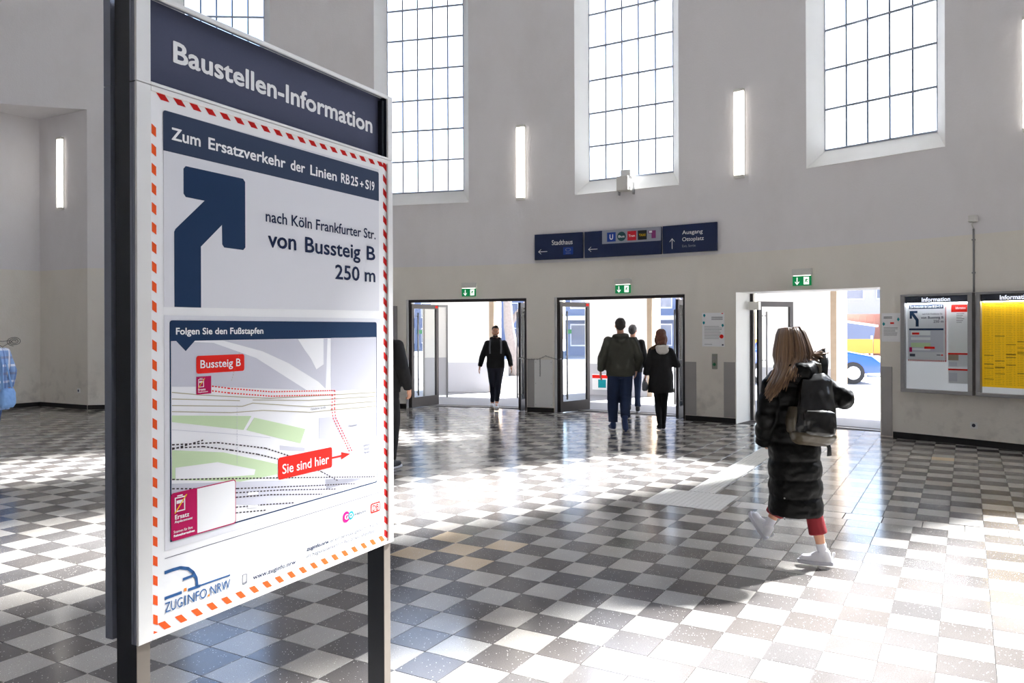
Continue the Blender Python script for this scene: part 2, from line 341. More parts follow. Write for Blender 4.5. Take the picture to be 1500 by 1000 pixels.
def remesh(mb, name, m, voxel=.008, smooth=3, disp=0.0, dscale=6.0, vert=1.0):
    me = mb.mesh(name + '_raw'); o = bpy.data.objects.new('tmp', me); C.objects.link(o)
    r = o.modifiers.new('r', 'REMESH'); r.mode = 'VOXEL'; r.voxel_size = voxel
    if smooth:
        sm = o.modifiers.new('s', 'SMOOTH'); sm.factor = .5; sm.iterations = smooth
    dg = bpy.context.evaluated_depsgraph_get(); out = bpy.data.meshes.new_from_object(o.evaluated_get(dg))
    bpy.data.objects.remove(o); bpy.data.meshes.remove(me); out.name = name
    out.materials.clear(); out.materials.append(m)
    out.polygons.foreach_set('use_smooth', [True] * len(out.polygons))
    if disp > 0:
        nn = [v.normal.copy() for v in out.vertices]
        for v, q in zip(out.vertices, nn):
            c = Vector((v.co.x * dscale, v.co.y * dscale, v.co.z * dscale * vert))
            v.co += q * (disp * (noise.noise(c) + .5 * noise.noise(c * 2.3)))
    return out

FONT = None
def text_mesh(body, box, bold=0.0, shear=0.0, keep=False, align='L'):
    """lettering as a thin mesh fitted to the box (x0, x1, y0, y1) in its own plane"""
    cu = bpy.data.curves.new('lettering', 'FONT'); cu.body = body; cu.size = 1; cu.shear = shear; cu.resolution_u = 3
    if FONT: cu.font = FONT
    o = bpy.data.objects.new('tmp', cu); C.objects.link(o)
    dg = bpy.context.evaluated_depsgraph_get(); me = bpy.data.meshes.new_from_object(o.evaluated_get(dg))
    bpy.data.objects.remove(o); bpy.data.curves.remove(cu)
    if bold > 0:
        n0 = len(me.vertices); V0 = [v.co.copy() for v in me.vertices]; F0 = [list(p.vertices) for p in me.polygons]; V = []; F = []
        for k in range(8):
            a = 2 * PI * k / 8 + .2; o_ = Vector((bold * math.cos(a), bold * math.sin(a), k * .0)); F += [[i + len(V) for i in f] for f in F0]; V += [v + o_ for v in V0]
        bpy.data.meshes.remove(me); me = bpy.data.meshes.new('lettering'); me.from_pydata(V, [], F); me.update()
    xs = [v.co.x for v in me.vertices]; ys = [v.co.y for v in me.vertices]
    x0, x1, y0, y1 = box; sx = (x1 - x0) / (max(xs) - min(xs)); sy = (y1 - y0) / (max(ys) - min(ys)); mx, my = min(xs), min(ys)
    nv = len(me.vertices) // (8 if bold > 0 else 1)
    for i, v in enumerate(me.vertices): v.co = Vector((x0 + (v.co.x - mx) * sx, y0 + (v.co.y - my) * sy, (i // nv) * .00004))
    return me
def lettering(name, body, box, m, parent, mw, bold=0.0, shear=0.0, zoff=0.0):
    me = text_mesh(body, box, bold, shear); me.materials.clear(); me.materials.append(m)
    return obj(name, me, parent, mw @ Matrix.Translation((0, 0, zoff)))
def flat(pts, z=0.0, th=.0006):
    mb = MB(); mb.prism(pts, z, z + th); return mb
def rrect(x0, x1, y0, y1, r, corners=(1, 1, 1, 1), n=5):
    out = []
    for (cx, cy, a0, on) in ((x1 - r, y0 + r, -90, corners[1]), (x1 - r, y1 - r, 0, corners[2]), (x0 + r, y1 - r, 90, corners[3]), (x0 + r, y0 + r, 180, corners[0])):
        if on:
            for k in range(n + 1):
                a = math.radians(a0 + 90 * k / n); out.append((cx + r * math.cos(a), cy + r * math.sin(a)))
        else: out.append((cx + (r if cx > (x0 + x1) / 2 else -r), cy + (r if cy > (y0 + y1) / 2 else -r)))
    return out

# ---------------------------------------------------------------- rotunda geometry
CX, CY, R = -5.29, 1.77, 14.64
def cyl(phi, z, r=R):
    a = math.radians(phi); return (CX + r * math.sin(a), CY + r * math.cos(a), z)
def wall_mx(phi, z, out=0.0):
    """frame on the wall: +X to the right as seen from inside, +Y up, +Z into the hall"""
    a = math.radians(phi); p = Vector(cyl(phi, z, R - out))
    X = Vector((math.cos(a), -math.sin(a), 0)); Y = Vector((0, 0, 1)); Z = Vector((-math.sin(a), -math.cos(a), 0))
    m = Matrix((X, Y, Z)).transposed().to_4x4(); m.translation = p; return m
def chord(phi0, phi1): return 2 * R * math.sin(math.radians(abs(phi1 - phi0)) / 2)

DOORS = [(12.33, 22.37), (24.65, 34.68), (38.3, 47.36)]
DTOP = 2.22
WCEN = [-3.0 + 16.65 * k for k in range(0, 8)]          # eight tall windows, the first four in view
WH = 3.98; WZ0, WZ1 = 4.15, 12.3
HT = 13.6; RO1, RO2 = .45, .45
def wall_section(name, a0, a1, doors, wins, holes=()):
    mb = MB()
    opens = [(d0, d1, 0, DTOP) for d0, d1 in doors] + [(c - WH, c + WH, WZ0, WZ1) for c in wins] + list(holes)
    A = {a0, a1}
    for o in opens: A |= {o[0], o[1]}
    A |= {a0 + k * 1.5 for k in range(int((a1 - a0) / 1.5) + 1)}
    A = sorted(a for a in A if a0 - 1e-6 <= a <= a1 + 1e-6); A = [a for i, a in enumerate(A) if i == 0 or a - A[i - 1] > 1e-5]
    Z = sorted({0, HT} | {o[2] for o in opens} | {o[3] for o in opens})
    for i in range(len(A) - 1):
        for j in range(len(Z) - 1):
            am, zm = (A[i] + A[i + 1]) / 2, (Z[j] + Z[j + 1]) / 2
            if any(o[0] < am < o[1] and o[2] < zm < o[3] for o in opens): continue
            mb.quad(cyl(A[i], Z[j]), cyl(A[i + 1], Z[j]), cyl(A[i + 1], Z[j + 1]), cyl(A[i], Z[j + 1]))
    # outer skin, thicker below the ledge
    Z2 = sorted(set([z for z in Z if z > 3.4] + [3.4])); Z1 = sorted(set([z for z in Z if z < 3.4] + [3.4]))
    for ZZ, ro in ((Z1, R + RO1), (Z2, R + RO2)):
        for i in range(len(A) - 1):
            for j in range(len(ZZ) - 1):
                am, zm = (A[i] + A[i + 1]) / 2, (ZZ[j] + ZZ[j + 1]) / 2
                if any(o[0] < am < o[1] and o[2] < zm < o[3] for o in opens): continue
                mb.quad(cyl(A[i + 1], ZZ[j], ro), cyl(A[i], ZZ[j], ro), cyl(A[i], ZZ[j + 1], ro), cyl(A[i + 1], ZZ[j + 1], ro))
    for i in range(len(A) - 1):
        mb.quad(cyl(A[i], 3.4, R + RO1), cyl(A[i], 3.4, R + RO2), cyl(A[i + 1], 3.4, R + RO2), cyl(A[i + 1], 3.4, R + RO1))
    return mb.build(name, M['wall'], kind='structure')
wall_front = wall_section('wall_front', -13.3, 100, DOORS, WCEN[:6])
wall_section('wall_right', 100, 180, [], WCEN[6:7])
wall_section('wall_back', 180, 330, [], [])
# the left bay, with a tall plastered recess
NH = 6.12
wl = wall_section('wall_left', -30, -13.3, [], [], holes=[(-25.5, -13.3, 0, NH)])
mb = MB()
A0 = Vector((-8.66, 16.02)); B0 = Vector((-10.1, 16.8)); D0 = Vector((-11.95, 14.3)); E0 = Vector(cyl(-25.5, 0)[:2])
for a, b in ((A0, B0), (B0, D0), (D0, E0)):
    mb.quad((b.x, b.y, 0), (a.x, a.y, 0), (a.x, a.y, NH), (b.x, b.y, NH))
mb.add([(p.x, p.y, NH) for p in (A0, B0, D0, E0)] + [cyl(a, NH) for a in (-22, -19, -16)], [[0, 1, 2, 3, 4, 5, 6]])
mb.quad((A0.x, A0.y, 0), (cyl(-13.3, 0)[0], cyl(-13.3, 0)[1], 0), (cyl(-13.3, 0)[0], cyl(-13.3, 0)[1], NH), (A0.x, A0.y, NH))
mb.build('recess', M['wall'], wl)
mb = MB(); mb.prism([cyl(a, 0, R + 1.0)[:2] for a in range(0, 360, 4)], HT, HT + .25); mb.build('ceiling', M['ceiling'], kind='structure')

# skirting boards between the doors
def skirting(name, a0, a1):
    mb = MB(); n = max(1, int((a1 - a0) / 1.5)); h = .09
    for k in range(n):
        p, q = a0 + (a1 - a0) * k / n, a0 + (a1 - a0) * (k + 1) / n
        for za, zb, ra, rb in ((.001, h, R - .018, R - .018), (h, h, R - .018, R)):
            mb.quad(cyl(p, za, ra), cyl(q, za, ra), cyl(q, zb, rb), cyl(p, zb, rb))
    for a in (a0, a1): mb.quad(cyl(a, .001, R), cyl(a, .001, R - .018), cyl(a, h, R - .018), cyl(a, h, R))
    return mb.build(name, M['black'], kind='structure')
for a0, a1 in ((-13.3, 12.3), (22.42, 24.6), (34.72, 38.26), (48.1, 100)): skirting('baseboard_front', a0, a1)
mb = MB()
for a, b in ((A0, B0), (B0, D0)):
    d = (b - a).normalized(); nn = Vector((-d.y, d.x)); nn = nn if nn.dot(Vector((0, 0)) - a) > 0 else -nn
    a2, b2 = a + nn * .02, b + nn * .02
    mb.quad((b2.x, b2.y, .001), (a2.x, a2.y, .001), (a2.x, a2.y, .09), (b2.x, b2.y, .09)); mb.quad((b2.x, b2.y, .09), (a2.x, a2.y, .09), (a.x, a.y, .09), (b.x, b.y, .09))
mb.build('baseboard_left', M['black'], kind='structure')

# ---------------------------------------------------------------- windows
GL_D = .25                                              # depth of the glazing behind the inner wall face
def window(idx, c, fine=True):
    root = empty('window_%d' % idx, None, None, kind='structure')
    a0, a1 = c - WH, c + WH; ins = math.degrees(.2 / R); g0, g1 = a0 + ins, a1 - ins; gz0, gz1 = WZ0 + .28, WZ1 - .25; rg = R + GL_D
    mb = MB()
    # splayed jambs, sill and head
    mb.quad(cyl(a0, WZ0), cyl(g0, gz0, rg), cyl(g0, gz1, rg), cyl(a0, WZ1)); mb.quad(cyl(g1, gz0, rg), cyl(a1, WZ0), cyl(a1, WZ1), cyl(g1, gz1, rg))
    mb.quad(cyl(a0, WZ0), cyl(a1, WZ0), cyl(g1, gz0, rg), cyl(g0, gz0, rg)); mb.quad(cyl(g0, gz1, rg), cyl(g1, gz1, rg), cyl(a1, WZ1), cyl(a0, WZ1))
    ro = R + RO2
    mb.quad(cyl(g0, gz0, rg), cyl(a0, WZ0, ro), cyl(a0, WZ1, ro), cyl(g0, gz1, rg)); mb.quad(cyl(a1, WZ0, ro), cyl(g1, gz0, rg), cyl(g1, gz1, rg), cyl(a1, WZ1, ro))
    mb.quad(cyl(g0, gz0, rg), cyl(g1, gz0, rg), cyl(a1, WZ0, ro), cyl(a0, WZ0, ro)); mb.quad(cyl(a0, WZ1, ro), cyl(a1, WZ1, ro), cyl(g1, gz1, rg), cyl(g0, gz1, rg))
    mb.build('window_reveal', M['reveal'], root)
    F = wall_mx(c, 0, -GL_D); W = chord(g0, g1) / 2 * (rg / R) + .02
    mb = MB(); t = .03
    mb.box(-W, gz0, -.03, -W + t, gz1, .03); mb.box(W - t, gz0, -.03, W, gz1, .03); mb.box(-W + t, gz0, -.03, W - t, gz0 + t, .03); mb.box(-W + t, gz1 - t, -.03, W - t, gz1, .03)
    mb.build('window_frame', M['mullion'], root, F)
    ncol, nrow = 5, 12; cw = (2 * W - 2 * t) / ncol; rh = (gz1 - gz0 - 2 * t) / nrow
    for k in range(1, ncol):
        x = -W + t + k * cw; MB().box(x - .012, gz0 + t, -.012, x + .012, gz1 - t, .02).build('upright_bar', M['mullion_dark'], root, F)
    for k in range(1, nrow):
        y = gz0 + t + k * rh; MB().box(-W + t, y - .018, -.014, W - t, y + .018, .024).build('cross_bar', M['mullion'], root, F)
    if fine:
        pm = MB().box(-cw / 2 + .006, -rh / 2 + .006, -.004, cw / 2 - .006, rh / 2 - .006, .0).mesh('pane', M['pane_clear' if idx == 1 else 'pane'])
        for i in range(ncol):
            for j in range(nrow):
                obj('pane', pm, root, F @ Matrix.Translation((-W + t + (i + .5) * cw, gz0 + t + (j + .5) * rh, 0)))
    else:
        MB().box(-W + t, gz0 + t, -.004, W - t, gz1 - t, 0).build('glazing', M['pane'], root, F)
    return root
for i, c in enumerate(WCEN[:7]): window(i + 1, c, i < 4)

# ---------------------------------------------------------------- doors: deep openings with glazed leaves folded back
def leaf(root, p, q, ztop, sticker, name='door_leaf'):
    """glazed leaf from near foot p to hinge foot q (phi, depth)"""
    P = Vector(cyl(p[0], 0, R + p[1])); Q = Vector(cyl(q[0], 0, R + q[1])); d = Q - P; L_ = d.length; X = d.normalized(); Y = Vector((0, 0, 1)); Z = X.cross(Y)
    F = Matrix((X, Y, Z)).transposed().to_4x4(); F.translation = P
    z0 = .012; st = .075
    mb = MB(); mb.box(0, z0, -.025, st, ztop, .025); mb.box(L_ - st, z0, -.025, L_, ztop, .025); mb.box(st, ztop - .09, -.025, L_ - st, ztop, .025); mb.box(st, z0, -.025, L_ - st, z0 + .2, .025)
    fr = mb.build(name, M['doorframe'], root, F)
    I = Matrix.Identity(4)
    MB().box(st, z0 + .2, -.005, L_ - st, ztop - .09, .005).build('door_glass', M['glass'], fr, I)
    for s in (-1, 1):
        mb = MB(); x = st * .5 + .10; mb.tube([(x, .25, s * .075), (x, ztop - .18, s * .075)], .016, 12)
        for y in (.32, 1.05, ztop - .25): mb.tube([(x, y, s * .075), (x, y, s * .02)], .008, 8)
        mb.build('push_bar', M['steel'], fr, I, True)
    if sticker:
        mb = MB()
        for s in (-1, 1): mb.box(.2, 1.52, s * .007 - .0005, .34, 1.6, s * .007 + .0005)
        mb.build('sticker', M['exitgreen'], fr, I)
        MB().box(L_ - .11, ztop - .07, .026, L_ - .03, ztop - .02, .027).build('sticker', M['red'], fr, I, label='red sticker')
for i, (d0, d1) in enumerate(DOORS):
    root = empty('door_%d' % (i + 1), None, None, kind='structure')
    mb = MB(); r1 = R + (RO1 if i < 2 else .75)
    mb.quad(cyl(d0, 0), cyl(d0, 0, r1), cyl(d0, DTOP, r1), cyl(d0, DTOP)); mb.quad(cyl(d1, 0, r1), cyl(d1, 0), cyl(d1, DTOP), cyl(d1, DTOP, r1))
    n = 5
    for k in range(n):
        a, b = d0 + (d1 - d0) * k / n, d0 + (d1 - d0) * (k + 1) / n
        mb.quad(cyl(a, DTOP, r1), cyl(b, DTOP, r1), cyl(b, DTOP), cyl(a, DTOP))
    mb.build('door_reveal', M['reveal'], root)
    if i < 2:
        # dark steel frame at the face of the opening
        F = wall_mx((d0 + d1) / 2, 0, -.035); Wd = chord(d0, d1) / 2 - .01
        F2 = wall_mx((d0 + d1) / 2, 0, -.85)
        sag = R * (1 - math.cos(math.radians((d1 - d0) / 2)))
        mb = MB(); mb.box(-Wd, DTOP - .06, .02, Wd, DTOP - .004, .06); mb.box(-Wd, .004, .02, -Wd + .05, DTOP - .06, .06); mb.box(Wd - .05, .004, .02, Wd, DTOP - .06, .06)
        mb.build('door_frame', M['doorframe'], root, F @ Matrix.Translation((0, 0, -sag)))
        leaf(root, (d0 + .35, .03), (d0 + 1.5, .84), DTOP - .09, True); leaf(root, (d1 - .62, .03), (d1 - 1.10, .84), DTOP - .09, False)
    else:
        leaf(root, (38.75, .66), (40.05, 1.36), DTOP - .14, False); leaf(root, (46.95, .66), (46.5, 1.4), DTOP - .14, False)
        mb = MB()
        for a, b in ((d0, d0 + .22), (d1 - .22, d1)):
            mb.prism([cyl(a, 0, R + .62)[:2], cyl(b, 0, R + .62)[:2], cyl(b, 0, R + .7)[:2], cyl(a, 0, R + .7)[:2]], .004, DTOP - .004)
        mb.build('door_frame', M['doorframe'], root)
        F = wall_mx(38.75, 1.93, -.5); MB().box(-.08, 0, -.05, .1, .14, .05).build('door_closer', M['offwhite'], root, F)
    mb = MB(); mb.prism([cyl(a, 0, R + .6)[:2] for a in (d0 + .1, (d0 + d1) / 2, d1 - .1)] + [cyl(a, 0, R + .68)[:2] for a in (d1 - .1, (d0 + d1) / 2, d0 + .1)], .0, .006)
    mb.build('threshold', M['steelplate'], root)

# ---------------------------------------------------------------- floor
O2 = Vector((-.35346, 3.6155)); U2 = Vector((.12434, .21486)); V2 = Vector((.21486, -.12434))
def ijp(i, j): return O2 + U2 * i + V2 * j
TS = U2.length
fl = MB().prism([cyl(a, 0, R + .95)[:2] for a in range(0, 360, 3)], -.10, -.006).build('floor', M['grout'], kind='structure')
TAN = {(8, -6), (8, -4), (6, -6), (7, -5), (6, -4), (16, -10), (32, 7)}
LIGHT = (.40, .38, .352); DARK = (.118, .108, .104)
def subtract(r, h):
    (a0, a1, b0, b1), (c0, c1, d0, d1) = r, h
    if a1 <= c0 or a0 >= c1 or b1 <= d0 or b0 >= d1: return [r]
    out = []
    if a0 < c0: out.append((a0, c0, b0, b1)); a0 = c0
    if a1 > c1: out.append((c1, a1, b0, b1)); a1 = c1
    if b0 < d0: out.append((a0, a1, b0, d0))
    if b1 > d1: out.append((a0, a1, d1, b1))
    return [q for q in out if q[1] - q[0] > .06 and q[3] - q[2] > .06]
HOLES = [(17, 17.93, 1.2, 60), (18.9, 60, -1.15, -.08), (16.1, 18.9, -2.05, .87)]
tiles = []
rr = random.Random(3)
for i in range(-62, 62):
    for j in range(-70, 62):
        c = ijp(i + .5, j + .5); d = (c - Vector((CX, CY))).length
        an = math.degrees(math.atan2(c.x - CX, c.y - CY))
        rmax = R + .34 if (an > 0 and any(a + .6 < an < b - .6 for a, b in DOORS)) else R + .12
        if -25 < an < -12.8: rmax = R + 1.2
        if d > rmax: continue
        col = LIGHT if (i + j) % 2 == 0 else DARK
        k = 1 + rr.uniform(-.1, .1) + (rr.random() < .06) * rr.uniform(-.15, .12); wv = rr.uniform(-.02, .03)
        col = (col[0] * k * (1 + wv), col[1] * k, col[2] * k * (1 - wv))
        if (i, j) in TAN: col = (.60, .47, .32)
        rects = [(i, i + 1, j, j + 1)]
        for h in HOLES: rects = [q for r in rects for q in subtract(r, h)]
        for r in rects: tiles.append((r, col))
# pale border course
b = 1.2; 
while b < 50:
    c = ijp(17.5, b + .6)
    if (c - Vector((CX, CY))).length < R: k = rr.uniform(.94, 1.05); tiles.append(((17, 17.93, b, b + 1.21), (.52 * k, .49 * k, .455 * k)))
    b += 1.21
def tile_geo(r, g=.0016):
    g = g / TS; a0, a1, b0, b1 = r[0] + g, r[1] - g, r[2] + g, r[3] - g; e = .0012 / TS
    top = [ijp(a0 + e, b0 + e), ijp(a1 - e, b0 + e), ijp(a1 - e, b1 - e), ijp(a0 + e, b1 - e)]
    mid = [ijp(a0, b0), ijp(a1, b0), ijp(a1, b1), ijp(a0, b1)]
    v = [(p.x, p.y, -.0) for p in top] + [(p.x, p.y, -.0012) for p in mid] + [(p.x, p.y, -.006) for p in mid]
    f = [[3, 2, 1, 0]]
    for k in range(4):
        q = (k + 1) % 4; f += [[k, q, 4 + q, 4 + k], [4 + k, 4 + q, 8 + q, 8 + k]]
    return v, f
def colour(me, cols):
    a = me.color_attributes.new('Col', 'FLOAT_COLOR', 'CORNER'); data = []
    for p in me.polygons: data += list((*cols[p.index], 1)) * p.loop_total
    a.data.foreach_set('color', data)
def inview(c):
    x = 750 + 1150 * c.x / max(c.y, .01); y = 480 + 1869 / max(c.y, .01)
    return c.y > .5 and -40 < x < 1540 and y < 1040
scored = []
for t in tiles:
    c = ijp((t[0][0] + t[0][1]) / 2, (t[0][2] + t[0][3]) / 2)
    scored.append((c.length if inview(c) else 1e6 + c.length, t, c))
scored.sort(key=lambda q: q[0])
for d, t, c in scored[:300]:
    v, f = tile_geo(t[0], .003 if t[0][0] == 17 and t[0][3] - t[0][2] > 1.1 else .0016); me = bpy.data.meshes.new('tile'); me.from_pydata([(x - c.x, y - c.y, z) for x, y, z in v], [], f); me.update(); me.materials.append(M['tile'])
    colour(me, [t[1]] * len(f)); obj('tile', me, fl, Matrix.Translation((c.x, c.y, 0)))
mb = MB(); cols = []
for d, t, c in scored[300:]:
    v, f = tile_geo(t[0], .0035 if t[0][0] == 17 and t[0][3] - t[0][2] > 1.1 else .0016); mb.add(v, f); cols += [t[1]] * len(f)
o = mb.build('tile_field', M['tile'], fl, kind='stuff'); colour(o.data, cols)
# tactile guiding strip (ribs) and its field of studs
def band(r, z): 
    p = [ijp(r[0], r[2]), ijp(r[1], r[2]), ijp(r[1], r[3]), ijp(r[0], r[3])]; return [(q.x, q.y) for q in p]
st = empty('tactile_strip', 'white tactile guiding strip with ribs leading across the tiles to the right door', 'tactile paving')
i0 = 18.9
while i0 < 52:
    i1 = i0 + 1.4
    if (ijp(i1, -.6) - Vector((CX, CY))).length > R - .1: break
    mb = MB(); mb.prism(band((i0 + .01, i1 - .01, -1.14, -.09), 0), -.006, .0015)
    for k in range(7):
        b0 = -1.07 + k * .15; mb.prism(band((i0 + .01, i1 - .01, b0, b0 + .06), 0), .0015, .0045)
    mb.build('guide_plate', M['tactile'], st); i0 = i1
sf = empty('tactile_field', 'pale square of tactile studs where the guiding strip ends', 'tactile paving')
MB().prism(band((16.11, 18.88, -2.04, .86), 0), -.006, .0015).build('base_plate', M['tactile'], sf)
mb = MB(); ni, nj = 14, 15
for a in range(ni):
    for b in range(nj):
        c = ijp(16.2 + 2.6 * a / (ni - 1), -1.95 + 2.72 * b / (nj - 1))
        mb.loft([(c.x, c.y, .001, .014, .014), (c.x, c.y, .0045, .010, .010)], 8)
mb.build('studs', M['tactile'], sf, kind='stuff')

# ---------------------------------------------------------------- outside: portico, pillars, square
MB().box(-70, -30, -.2, 110, 120, -.03).build('ground_outside', M['pave'], kind='structure')
mb = MB(); mb.prism([cyl(a, 0, R + .93)[:2] for a in range(0, 70, 4)] + [cyl(a, 0, R + 5.4)[:2] for a in range(66, -3, -4)], -.03, -.012); mb.build('path_outside', M['pave'], kind='structure')
# canopy above the doors
mb = MB(); aa = list(range(-4, 70, 3))
mb.prism([cyl(a, 0, R + RO1 - .02)[:2] for a in aa] + [cyl(a, 0, R + 5.35)[:2] for a in aa[::-1]], 3.3, 3.6)
mb.build('trim_1', M['extwhite'], kind='structure')
PIL = []
for e, lab in ((2.5, 'white rendered portico pillar at the far left of the doors'), (14.9, 'white rendered portico pillar seen through the left door'),
          (27.2, 'white rendered portico pillar seen through the middle door'), (39.7, 'white rendered portico pillar seen through the right door'), (52.1, 'white rendered portico pillar to the right of the right door')):
    rt = empty('portico_pillar', lab, 'pillar', None, 'portico pillars outside the doors')
    F = wall_mx(e - 2.7, 0, -4.3); wd = chord(e - 5.1, e) * (R + 4.3) / R / 2
    MB().box(-wd, .75, -.8, wd - .12, 3.3, 0).build('shaft', M['extwhite'], rt, F)
    MB().box(-wd, -.012, -.8, wd - .12, .75, .0).build('plinth', M['plinth'], rt, F)
    MB().box(wd - .12, -.012, -.82, wd, 3.3, .02).build('stone_edge', M['stone'], rt, F, label='tan stone edging')
    PIL.append((rt, F, wd))
F = PIL[2][1]; nb = empty('notice_board', 'small red and white notice board on the pillar behind the middle door', 'sign', F @ Matrix.Translation((-.45, .12, .0)))
MB().box(-.2, 0, .002, .2, .38, .02).build('board', M['paper'], nb); MB().box(-.2, .28, .02, .2, .36, .022).build('red_band', M['red'], nb); MB().box(-.05, .05, .02, .15, .25, .022).build('teal_panel', M['teal'], nb)
rt = empty('display_panel', 'tall framed white panel standing outside the left door', 'panel', wall_mx(11.6, -.012, -2.6) @ Matrix.Rotation(.5, 4, 'Y'))
mb = MB(); mb.box(-.3, 0, -.03, -.26, 2.2, .03); mb.box(.26, 0, -.03, .3, 2.2, .03); mb.box(-.26, 2.15, -.03, .26, 2.2, .03); mb.build('frame', M['alu'], rt)
MB().box(-.26, .95, -.015, .26, 2.15, .015).build('upper_panel', M['extwhite'], rt); MB().box(-.26, .05, -.015, .26, .95, .015).build('lower_panel', M['plinth'], rt)

def building(label, x, y, w_, d, h, rz, m, nx, ny, slabs=False):
    rt = empty('building', label, 'building', Matrix.Translation((x, y, -.03)) @ Matrix.Rotation(rz, 4, 'Z'))
    MB().box(-w_ / 2, 0, 0, w_ / 2, d, h).build('walls', m, rt); MB().box(-w_ / 2 - .3, -.3, h, w_ / 2 + .3, d + .3, h + .4).build('roof', M['plinth'], rt)
    cw = w_ / nx; ch = h / ny
    fm = MB().box(-cw * .32, -.06, -ch * .3, cw * .32, 0, ch * .3).mesh('window', M['plinth']); gm = MB().box(-cw * .28, -.08, -ch * .26, cw * .28, -.06, ch * .26).mesh('pane', M['winglass'])
    for i in range(nx):
        for j in range(ny):
            wo = obj('window', fm, rt, Matrix.Translation((-w_ / 2 + (i + .5) * cw, 0, (j + .55) * ch))); obj('pane', gm, wo, Matrix.Identity(4))
    if slabs:
        for j in range(1, ny): MB().box(-w_ / 2, -1.2, j * ch - .12, w_ / 2, -.0, j * ch + .12).build('balcony_slab', M['white'], rt)
building('pale apartment block across the square, seen through the right door', 27, 52, 18, 10, 8.4, -.35, M['facade'], 9, 3)
building('blue grey building with white balcony slabs seen through the middle door', 8.2, 47, 10, 10, 9, -.1, M['facadeblue'], 6, 4, True)
building('blue grey block behind the bare tree seen through the left door', -4, 62, 15, 10, 10, .1, M['facadeblue'], 11, 5)
# construction material and hoardings across the street
rt = empty('site_hoarding', 'orange yellow hoarding along the street behind the blue car', 'fence', Matrix.Translation((15.2, 33, -.03)) @ Matrix.Rotation(-.3, 4, 'Z'))
for k in range(8): MB().box(-5 + k * 1.25, 0, .55, -5 + k * 1.25 + 1.22, .05, 1.15).build('board', M['yellow'], rt)
for k in range(5): MB().box(-5 + k * 2.45, .05, 0, -5 + k * 2.45 + .08, .12, 1.3).build('post', M['white'], rt)
rt = empty('site_container', 'rust red site container above the hoarding seen through the right door', 'container', Matrix.Translation((19.4, 38, -.03)) @ Matrix.Rotation(-.3, 4, 'Z'))
MB().box(-3, 0, 0, 3, 2.2, 2.3).build('body', M['roadred'], rt)
mb = MB()
for k in range(20): mb.box(-2.95 + k * .3, -.03, .1, -2.85 + k * .3, 0, 2.2)
mb.build('ribs', M['roadred'], rt, kind='stuff')
rt = empty('site_container', 'blue site container left of the rust red one seen through the right door', 'container', Matrix.Translation((15.2, 37, 0)) @ Matrix.Rotation(.15, 4, 'Y') @ Matrix.Rotation(-.1, 4, 'Z'))
MB().box(-1.6, 0, 1.0, 1.6, 1.6, 1.9).build('body', M['facadeblue'], rt); MB().box(-1.7, -.05, 1.9, 1.7, 1.7, 2.0).build('lid', M['white'], rt); mb = MB(); [mb.box(x, .1, 0, x + .12, 1.5, 1.0) for x in (-1.5, 1.38)]; mb.build('trestle', M['plinth'], rt)
# blue car
rt = empty('car', 'blue parked car behind the portico pillar outside the right door', 'car', Matrix.Translation((8.75, 23.9, -.03)) @ Matrix.Rotation(-.12, 4, 'Z'))
mb = MB(); prof = [(-2.05, .28), (-2.1, .7), (-1.95, .92), (-1.35, 1.0), (-.85, 1.42), (.45, 1.45), (1.05, .98), (1.85, .82), (2.1, .62), (2.12, .3)]
mb.prism(prof, -.85, .85, Matrix.Rotation(PI / 2, 4, 'X')); bd = mb.mesh('body', M['carblue']); bevel(bd, .07, 3); bd.polygons.foreach_set('use_smooth', [True] * len(bd.polygons)); obj('body', bd, rt)
for s in (-1, 1):
    F = Matrix.Translation((0, s * .853, 0)) @ Matrix.Rotation(PI / 2, 4, 'X')
    MB().prism([(-1.15, 1.0), (-.78, 1.34), (-.1, 1.36), (-.1, .98)], -.01, .01, F).build('side_window', M['winglass'], rt)
    MB().prism([(-.02, .98), (-.02, 1.36), (.4, 1.37), (.85, 1.0)], -.01, .01, F).build('side_window', M['winglass'], rt)
    for x in (-1.3, 1.3):
        wh = MB().tube([(x, s * .68, .32), (x, s * .9, .32)], .32, 20).build('wheel', M['rubber'], rt, None, False); MB().tube([(x, s * .9, .32), (x, s * .91, .32)], .2, 14).build('hubcap', M['alu'], wh)
    MB().ball((2.05, s * .62, .64), (.08, .16, .08)).build('headlamp', M['white'], rt, None, True)
mb = MB(); mb.add([(1.08, -.7, .99), (1.08, .7, .99), (.5, .62, 1.45), (.5, -.62, 1.45)], [[0, 1, 2, 3]]); mb.build('windscreen', M['winglass'], rt)
# trees
def tree(x, y, label, h=9, seed=1, group=None):
    r_ = random.Random(seed); rt = empty('tree', label, 'tree', Matrix.Translation((x, y, -.03)))
    mb = MB(); tw = MB()
    def br(p, d, l, r, depth):
        pts = [p]; q = p.copy(); dd = d.copy()
        for k in range(4):
            dd = (dd + Vector((r_.uniform(-.15, .15), r_.uniform(-.15, .15), r_.uniform(-.02, .12)))).normalized(); q = q + dd * l / 4; pts.append(q.copy())
        (mb if depth < 2 else tw).tube(pts, [r, r * .85, r * .72, r * .6, r * .5], 8 if depth < 2 else 5)
        if depth < 4:
            for k in range(3 if depth else 5):
                t = r_.uniform(.5, 1); b = pts[min(4, int(t * 4))]; a = r_.uniform(0, 2 * PI)
                br(b, (dd * .7 + Vector((math.cos(a), math.sin(a), .25)) * .8).normalized(), l * r_.uniform(.55, .75), r * .48, depth + 1)
    br(Vector((0, 0, 0)), Vector((0, 0, 1)), h * .42, .24, 0)
    mb.build('trunk', M['bark'], rt, None, True); tw.build('twigs', M['bark'], rt, None, True, kind='stuff'); return rt
tree(.10, 27.5, 'bare branched tree on the square seen through the left door', 8.5, 4)
